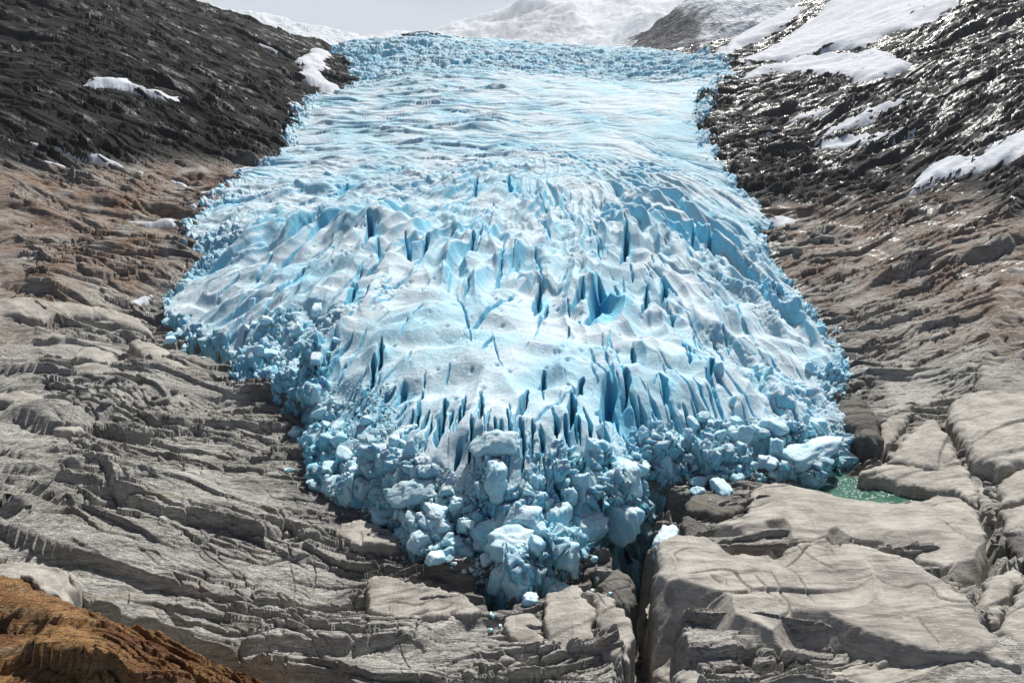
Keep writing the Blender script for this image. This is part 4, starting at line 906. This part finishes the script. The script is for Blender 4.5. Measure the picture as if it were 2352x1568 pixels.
for k, ((zx, zy), px, lab, st) in enumerate([((560,720),34,'sharp-edged white ice block among the right-hand rubble',(1,.8,1)),((900,660),34,'overhanging white ice block above the bright blue hollow on the right',(1.1,.8,.8)),((950,860),32,'bright blue ice face below the overhanging block on the right',(1,.7,1.1)),
   ((230,560),15,'round ice ball on the right-hand front',(1,1,1)),((400,1230),30,'wide pale ice block resting on brown rock below the right rubble',(1.3,.8,.6)),((180,1270),17,'small ice block beside the wide pale one on brown rock',(1,.8,.7)),((410,1500),9,'single small white ice lump on the dark rock left of the beige slab',(.8,.8,1.2)),
   ((1340,1220),24,'snowy ice heap at the left end of the pond',(1.5,1,.6)),((1540,1240),22,'long bluish ice floe lying in the pond',(1.6,.7,.5)),((1330,620),26,'smooth blue-white ice hump near the right glacier edge',(1.2,.8,.8)),((1250,860),50,'broad layered ice ledge overhanging the dark cave on the right',(1.6,.9,.5))]):
    u, v = zb(zx, zy); put(BIGV[(k+2) % 5], 'ice_block', u, v+px*0.2, px, lab, None, 'ice block', 0.4, (0.1, -0.12, k*1.9+.4), st)
u, v = T(0, 1, 2050, 1430); put(BIGV[1], 'ice_block', u, v, 22, 'lone pointed ice block on the rock at the left of the front', None, 'ice block', .3)
u, v = T(0, 2, 1990, 105); put(BIGV[2], 'ice_block', u, v, 9, 'lone smooth ice block resting on a rock ledge left of the front', None, 'ice block', .3, (0, 0, .2), (1.3, .9, .7))
u, v = T(0, 2, 2290, 265); put(BIGV[3], 'ice_block', u, v, 21, 'white hollowed ice block overhanging the left rock ledge', None, 'ice block', .3)
def scatter(poly, n, lo, hi, labels, group, seed, meshes, name='ice_block', pw=2.2, sink=0.3, cat='ice block', stretch=None):
    rd = random.Random(seed); us = [p[0] for p in poly]; vs = [p[1] for p in poly]; k = 0; tries = 0
    def inside(u, v):
        c = False
        for i in range(len(poly)):
            (a, b), (c_, d_) = poly[i], poly[i-1]
            if (b > v) != (d_ > v) and u < (c_-a)*(v-b)/(d_-b)+a: c = not c
        return c
    while k < n and tries < n*40:
        tries += 1; u = rd.uniform(min(us), max(us)); v = rd.uniform(min(vs), max(vs))
        if not inside(u, v): continue
        px = lo+(hi-lo)*rd.random()**pw
        st = stretch or (rd.uniform(.85, 1.2), rd.uniform(.75, 1.1), rd.uniform(.7, 1.1))
        if put(rd.choice(meshes), name, u, v, px, labels, group, cat, sink, None, st, None, 0.5, rd): k += 1
P_ = lambda *q: list(q)
scatter(P_((742,1060),(830,1080),(960,1120),(1060,1180),(1100,1290),(1010,1290),(930,1240),(850,1180),(760,1150)), 75, 4, 26, 'white ice block in the tumbled rubble on the left of the snout', 'tumbled ice blocks on the left of the snout', 1, VAR)
scatter(P_((1060,1200),(1330,1190),(1400,1250),(1330,1320),(1260,1370),(1140,1350),(1080,1290)), 45, 5, 26, 'blue-white ice block piled up in the rubble of the snout tip', 'piled ice blocks of the snout tip', 2, VAR)
scatter(P_((1550,980),(1680,960),(1800,1000),(1860,1100),(1700,1110),(1560,1120),(1530,1060)), 60, 5, 24, 'white ice block in the jumbled rubble on the right of the front', 'jumbled ice blocks on the right of the front', 3, VAR)
BL_ = ['broad', 'tapering', 'sharp-cornered', 'leaning', 'flat-topped', 'wedge-shaped', 'squarish', 'rounded', 'slanting', 'stubby']
rdb = random.Random(33)
for k in range(26):
    u = 800+k*27+rdb.uniform(-12, 12); v = rdb.uniform(1060, 1190)+(40 if 1000 < u < 1400 else 0); px = rdb.uniform(16, 30)
    side = 'left third' if u < 1030 else 'middle' if u < 1280 else 'right third'
    put(BIGV[k % 5], 'ice_block', u, v, px, BL_[k % 10]+' %s ice block leaning in the steep rubble face, %s of the front' % ('white' if k % 2 else 'pale blue', side), 'large ice blocks of the steep front', 'ice block', 0.5, None, (rdb.uniform(.7, 1.1), rdb.uniform(.7, 1), rdb.uniform(.85, 1.35)), None, 0.45, rdb)
scatter(P_((700,900),(860,920),(960,1000),(930,1080),(760,1060),(730,1000)), 40, 6, 26, 'pale ice block in the crumbling slope at the left of the front', 'crumbled ice blocks of the left slope', 4, VAR)
scatter(P_((930,1225),(1100,1285),(1110,1320),(1010,1305),(930,1280)), 26, 2.5, 9, 'little white ice lump fallen on the rock left of the snout tip', 'small ice lumps fallen on the rock', 5, VAR, sink=.15)
scatter(P_((1320,1320),(1400,1330),(1420,1390),(1380,1400),(1330,1360)), 12, 3, 12, 'small white ice lump in a scatter right of the snout tip', 'ice lumps right of the snout tip', 6, VAR, sink=.15)
scatter(P_((1120,1405),(1160,1400),(1165,1470),(1110,1450)), 7, 3, 9, 'small ice lump in the wet cleft below the snout', 'ice lumps in the wet cleft', 7, VAR, sink=.15)
scatter(P_((380,770),(500,810),(470,830),(390,800)), 8, 4, 14, 'ice lump fallen at the foot of the left glacier lobe', 'ice lumps under the left lobe', 8, VAR, sink=.15)
scatter(P_((560,690),(740,690),(800,800),(640,860),(560,850)), 26, 6, 24, 'rounded ice block on the slope of the left lobe', 'rounded ice blocks of the left lobe', 9, VAR, sink=.45)
scatter(P_((1860,1108),(2110,1130),(2120,1160),(1990,1155),(1900,1130)), 34, 2.5, 10, 'small flat ice floe drifting on the green pond', 'ice floes on the pond', 10, VAR, 'ice_floe', 2, 0.4, 'ice floe', (1.3, 1.0, 0.22))
# tall columns that are still part of the glacier's broken face
for k in range(34):
    rd = random.Random(900+k)
    u = rd.uniform(760, 1640) if k < 24 else rd.uniform(1600, 1860); v = rd.uniform(985, 1130) if k < 24 else rd.uniform(840, 1000)
    if 1060 < u < 1220 and v > 1040: u += 170
    o = put(TALL[k % 6], 'ice_column', u, v, rd.uniform(15, 30) if k < 24 else rd.uniform(9, 17), '', None, '', 0.65, (rd.uniform(-.1, .25), rd.uniform(-.2, .2), rd.uniform(0, 6.28)), parent=gl)

# fine crushed ice between the blocks: one mass
rd = np.random.default_rng(77); small = chunk_mesh('crushed_ice', 690, 2, 9, 8); sv = np.array([v.co[:] for v in small.vertices]); sf = np.array([p.vertices[:] for p in small.polygons]); bpy.data.meshes.remove(small)
VV = []; FF = []; n = 0
zones = [((742,1070),(1110,1330),1500,(0.30,0.62)), ((1080,1180),(1420,1380),900,None), ((1540,960),(1980,1120),1500,None), ((700,880),(900,1080),800,None), ((1850,1100),(2120,1165),700,None)]
for (u0, v0), (u1, v1), cnt, _ in zones:
    pond = u0 == 1850
    for i in range(cnt):
        u = rd.uniform(u0, u1); v = rd.uniform(v0, v1); p = hit(u, v, ZTOP)
        if p is None: continue
        dm = float(lookup(gD, np.array([p.x]), np.array([p.y]), GT, GL)[0])
        if not pond and dm < -1.6: continue
        if pond and float(sdf(np.array([p.x], F32), np.array([p.y], F32), POND_W)[0]) < -0.5: continue
        k = rd.uniform(0.10, 0.42)*(0.8 if dm > -0.3 else .5)
        a = rd.uniform(0, 6.28); c, s_ = math.cos(a), math.sin(a)
        q = sv*k*np.array([1.2, 1, .3 if pond else .8]); q = np.stack([q[:, 0]*c-q[:, 1]*s_, q[:, 0]*s_+q[:, 1]*c, q[:, 2]], -1)
        VV.append(q+np.array([p.x, p.y, (POND_Z if pond else p.z)+k*.1])); FF.append(sf+n); n += len(sv)
me = raw_mesh('crushed_ice', np.concatenate(VV), np.concatenate(FF).astype(np.int32)); link('crushed_ice', me, M_BLOCK, kind='stuff')

# ------------------------------------------------------------------ loose stones
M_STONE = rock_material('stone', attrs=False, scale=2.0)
SV = []
for k in range(6):
    me = chunk_mesh('stone', 700+k, 3, 10, 14, (1, .8, .65)); me.materials.clear(); me.materials.append(M_STONE); SV.append(me)
scatter([T(2,2,2050,100), T(2,2,2180,130), T(2,2,2220,500), T(2,2,2150,700), T(2,2,2100,500), T(2,2,2090,300)], 40, 2.5, 11, 'grey loose stone in the gully by the right edge', 'loose stones in the right gully', 21, SV, 'stone', 2, .2, 'stone')
scatter([T(2,2,300,720), T(2,2,1400,700), T(2,2,1900,1050), T(2,2,900,1050), T(2,2,420,900)], 9, 1.5, 4, 'small dark stone lying on the huge banded slab', 'small stones on the huge slab', 25, SV, 'stone', 2, .3, 'stone')
scatter([T(2,2,2050,1080), T(2,2,2130,1060), T(2,2,2160,1190), T(2,2,2060,1170)], 10, 2.5, 8, 'loose stone between the upright block and the huge slab', 'stones beside the upright block', 22, SV, 'stone', 2, .2, 'stone')
scatter([T(0,1,330,1050), T(0,1,900,1000), T(0,1,1300,1150), T(0,1,1000,1300), T(0,1,500,1250)], 40, 4, 15, 'angular grey stone among the broken rocks on the left', 'angular stones on the left', 23, SV, 'stone', 2, .3, 'stone')
scatter([T(2,1,560,60), T(2,1,900,20), T(2,1,1250,60), T(2,1,1100,150), T(2,1,700,190)], 20, 6, 18, 'dark stone in the ravine beside the right glacier edge', 'dark stones in the right ravine', 24, SV, 'stone', 2, .3, 'stone')

# ------------------------------------------------------------------ people
def flat(name, c, r=0.8):
    b = NB(name); n = b.noise(b.co, 9, 3); b.set(b.b.inputs['Base Color'], b.mix(b.ramp(n, .35, .65), tuple(v*.8 for v in c), c)); b.set(b.b.inputs['Roughness'], r); return b.m
M_SKIN = flat('skin', (0.55, 0.36, 0.27)); M_HAIR = flat('hair', (0.05, 0.035, 0.025))
def skin_mesh(name, verts, edges, radii, sub=2):
    me = bpy.data.meshes.new(name); me.from_pydata([Vector(v) for v in verts], edges, [])
    o = bpy.data.objects.new(name+'_tmp', me); COL.objects.link(o)
    sk = o.modifiers.new('s', 'SKIN'); sk.use_smooth_shade = True
    for i, r in enumerate(radii): me.skin_vertices[0].data[i].radius = (r, r) if not isinstance(r, tuple) else r
    me.skin_vertices[0].data[0].use_root = True
    ss = o.modifiers.new('b', 'SUBSURF'); ss.levels = ss.render_levels = sub
    dg = bpy.context.evaluated_depsgraph_get(); m2 = bpy.data.meshes.new_from_object(o.evaluated_get(dg)); m2.name = name
    bpy.data.objects.remove(o); bpy.data.meshes.remove(me); return m2
def person(u, v, label, top, legs, yaw, stride=0.16, pack=None):
    p = hit(u, v, ZT)
    if p is None: return
    e = bpy.data.objects.new('person', None); COL.objects.link(e); e.location = p; e.rotation_euler = (0, 0, yaw)
    e['label'] = label; e['category'] = 'person'; e['group'] = 'hikers on the rocks'
    hip = (0, 0, .92); V = [hip, (0, .0, 1.15), (0, .0, 1.38), (0, 0, 1.50), (0, .02, 1.60), (0, .02, 1.70)]; E = [(0, 1), (1, 2), (2, 3), (3, 4), (4, 5)]; Rr = [(.15, .11), (.14, .10), (.17, .11), .055, .085, .075]
    for sx in (-1, 1):
        f = stride*sx; b = len(V)
        V += [(.10*sx, 0, .86), (.11*sx, f*.6+.03, .48), (.11*sx, f, .09), (.12*sx, f+.14, .04)]; E += [(0, b), (b, b+1), (b+1, b+2), (b+2, b+3)]; Rr += [.095, .062, .042, .04]
        b = len(V); V += [(.20*sx, 0, 1.40), (.27*sx, -f*.4, 1.13), (.28*sx, -f*.5+.12, .90), (.28*sx, -f*.5+.15, .83)]; E += [(2, b), (b, b+1), (b+1, b+2), (b+2, b+3)]; Rr += [.06, .046, .034, (.035, .018)]
        w_ = b+3
        for k, (dx, ln) in enumerate(((-.030, .070), (-.010, .082), (.010, .078), (.030, .062))):
            b = len(V); x0, y0, z0 = V[w_]; V += [(x0, y0+dx, z0-.035), (x0-.008*sx, y0+dx+.006, z0-.035-ln*.55), (x0-.022*sx, y0+dx+.01, z0-.035-ln)]; E += [(w_, b), (b, b+1), (b+1, b+2)]; Rr += [.010, .009, .008]
        b = len(V); x0, y0, z0 = V[w_]; V += [(x0-.015*sx, y0+.045, z0-.01), (x0-.02*sx, y0+.065, z0-.05)]; E += [(w_, b), (b, b+1)]; Rr += [.011, .009]
    link('body', skin_mesh('body', V, E, Rr), M_SKIN, e)
    jv = [(0, 0, 1.18), (0, 0, .95), (0, 0, 1.38), (0, 0, 1.47)]; je = [(0, 1), (0, 2), (2, 3)]; jr = [(.155, .115), (.165, .125), (.185, .125), .07]
    for sx in (-1, 1):
        f = stride*sx; b = len(jv); jv += [(.20*sx, 0, 1.40), (.27*sx, -f*.4, 1.13), (.28*sx, -f*.5+.11, .92)]; je += [(2, b), (b, b+1), (b+1, b+2)]; jr += [.072, .058, .046]
    link('jacket', skin_mesh('jacket', jv, je, jr), flat('jacket', top), e)
    tv = [(0, 0, .95)]; te = []; tr = [(.165, .12)]
    for sx in (-1, 1):
        f = stride*sx; b = len(tv); tv += [(.10*sx, 0, .84), (.11*sx, f*.6+.03, .48), (.11*sx, f, .12)]; te += [(0, b), (b, b+1), (b+1, b+2)]; tr += [.105, .074, .056]
    link('trousers', skin_mesh('trousers', tv, te, tr), flat('trousers', legs), e)
    bm = bmesh.new(); bmesh.ops.create_uvsphere(bm, u_segments=20, v_segments=14, radius=1.0)
    for q in bm.verts: q.co = Vector((q.co.x*.092, q.co.y*.105-.012+.02, 1.70+q.co.z*.085+(0.035 if q.co.z > -.2 else .02)))
    bmesh.ops.delete(bm, geom=[q for q in bm.verts if q.co.y > .085 and q.co.z < 1.72], context='VERTS')
    me = bpy.data.meshes.new('hair'); bm.to_mesh(me); bm.free(); link('hair', me, M_HAIR, e)
    bm = bmesh.new()
    for sx in (-1, 1):
        bmesh.ops.create_icosphere(bm, subdivisions=1, radius=.011, matrix=Matrix.Translation((.033*sx, .105, 1.665)))
    me = bpy.data.meshes.new('eyes'); bm.to_mesh(me); bm.free(); link('eyes', me, M_HAIR, e)
    bm = bmesh.new(); bmesh.ops.create_icosphere(bm, subdivisions=2, radius=1, matrix=Matrix.Translation((0, .112, 1.635)) @ Matrix.Diagonal((.013, .018, .024, 1)))
    me = bpy.data.meshes.new('nose'); bm.to_mesh(me); bm.free(); link('nose', me, M_SKIN, e)
    if pack:
        bm = bmesh.new(); bmesh.ops.create_cube(bm, size=1, matrix=Matrix.Translation((0, -.2, 1.24)) @ Matrix.Diagonal((.30, .17, .46, 1))); bmesh.ops.bevel(bm, geom=bm.edges[:], offset=.05, segments=3, affect='EDGES')
        me = bpy.data.meshes.new('backpack'); bm.to_mesh(me); bm.free(); link('backpack', me, flat('backpack', pack), e)
    return e
pz = lambda zx, zy: ((520+zx/11.2)*0.91875, (1040+zy/11.2)*0.91875)
person(*pz(550, 450), 'person in a white top and dark trousers standing on pale rock left of the ice', (.75, .8, .9), (.03, .04, .07), 0.3)
person(*pz(620, 470), 'person in dark red clothing standing beside the one in white', (.16, .02, .03), (.09, .02, .03), -0.5)
person(*pz(1790, 1070), 'person in all black standing alone on the rock nearer the ice', (.012, .012, .014), (.012, .012, .014), 0.2, .1, (.015, .015, .018))

# ------------------------------------------------------------------ haze
def haze_box():
    bm = bmesh.new(); bmesh.ops.create_cube(bm, size=1)
    for q in bm.verts: q.co = Vector((q.co.x*24000, q.co.y*20000+8000, 0)) + Vector((0, 0, 3300 if q.co.z > 0 else -110))
    me = bpy.data.meshes.new('haze'); bm.to_mesh(me); bm.free()
    m = bpy.data.materials.new('haze'); m.use_nodes = True; t = m.node_tree; t.nodes.clear()
    o = t.nodes.new('ShaderNodeOutputMaterial'); v = t.nodes.new('ShaderNodeVolumePrincipled'); v.inputs['Density'].default_value = 0.00004; v.inputs['Color'].default_value = (0.90, 0.94, 1.0, 1); v.inputs['Anisotropy'].default_value = 0.2
    t.links.new(v.outputs[0], o.inputs['Volume'])
    link('haze', me, m, kind='stuff')
haze_box()
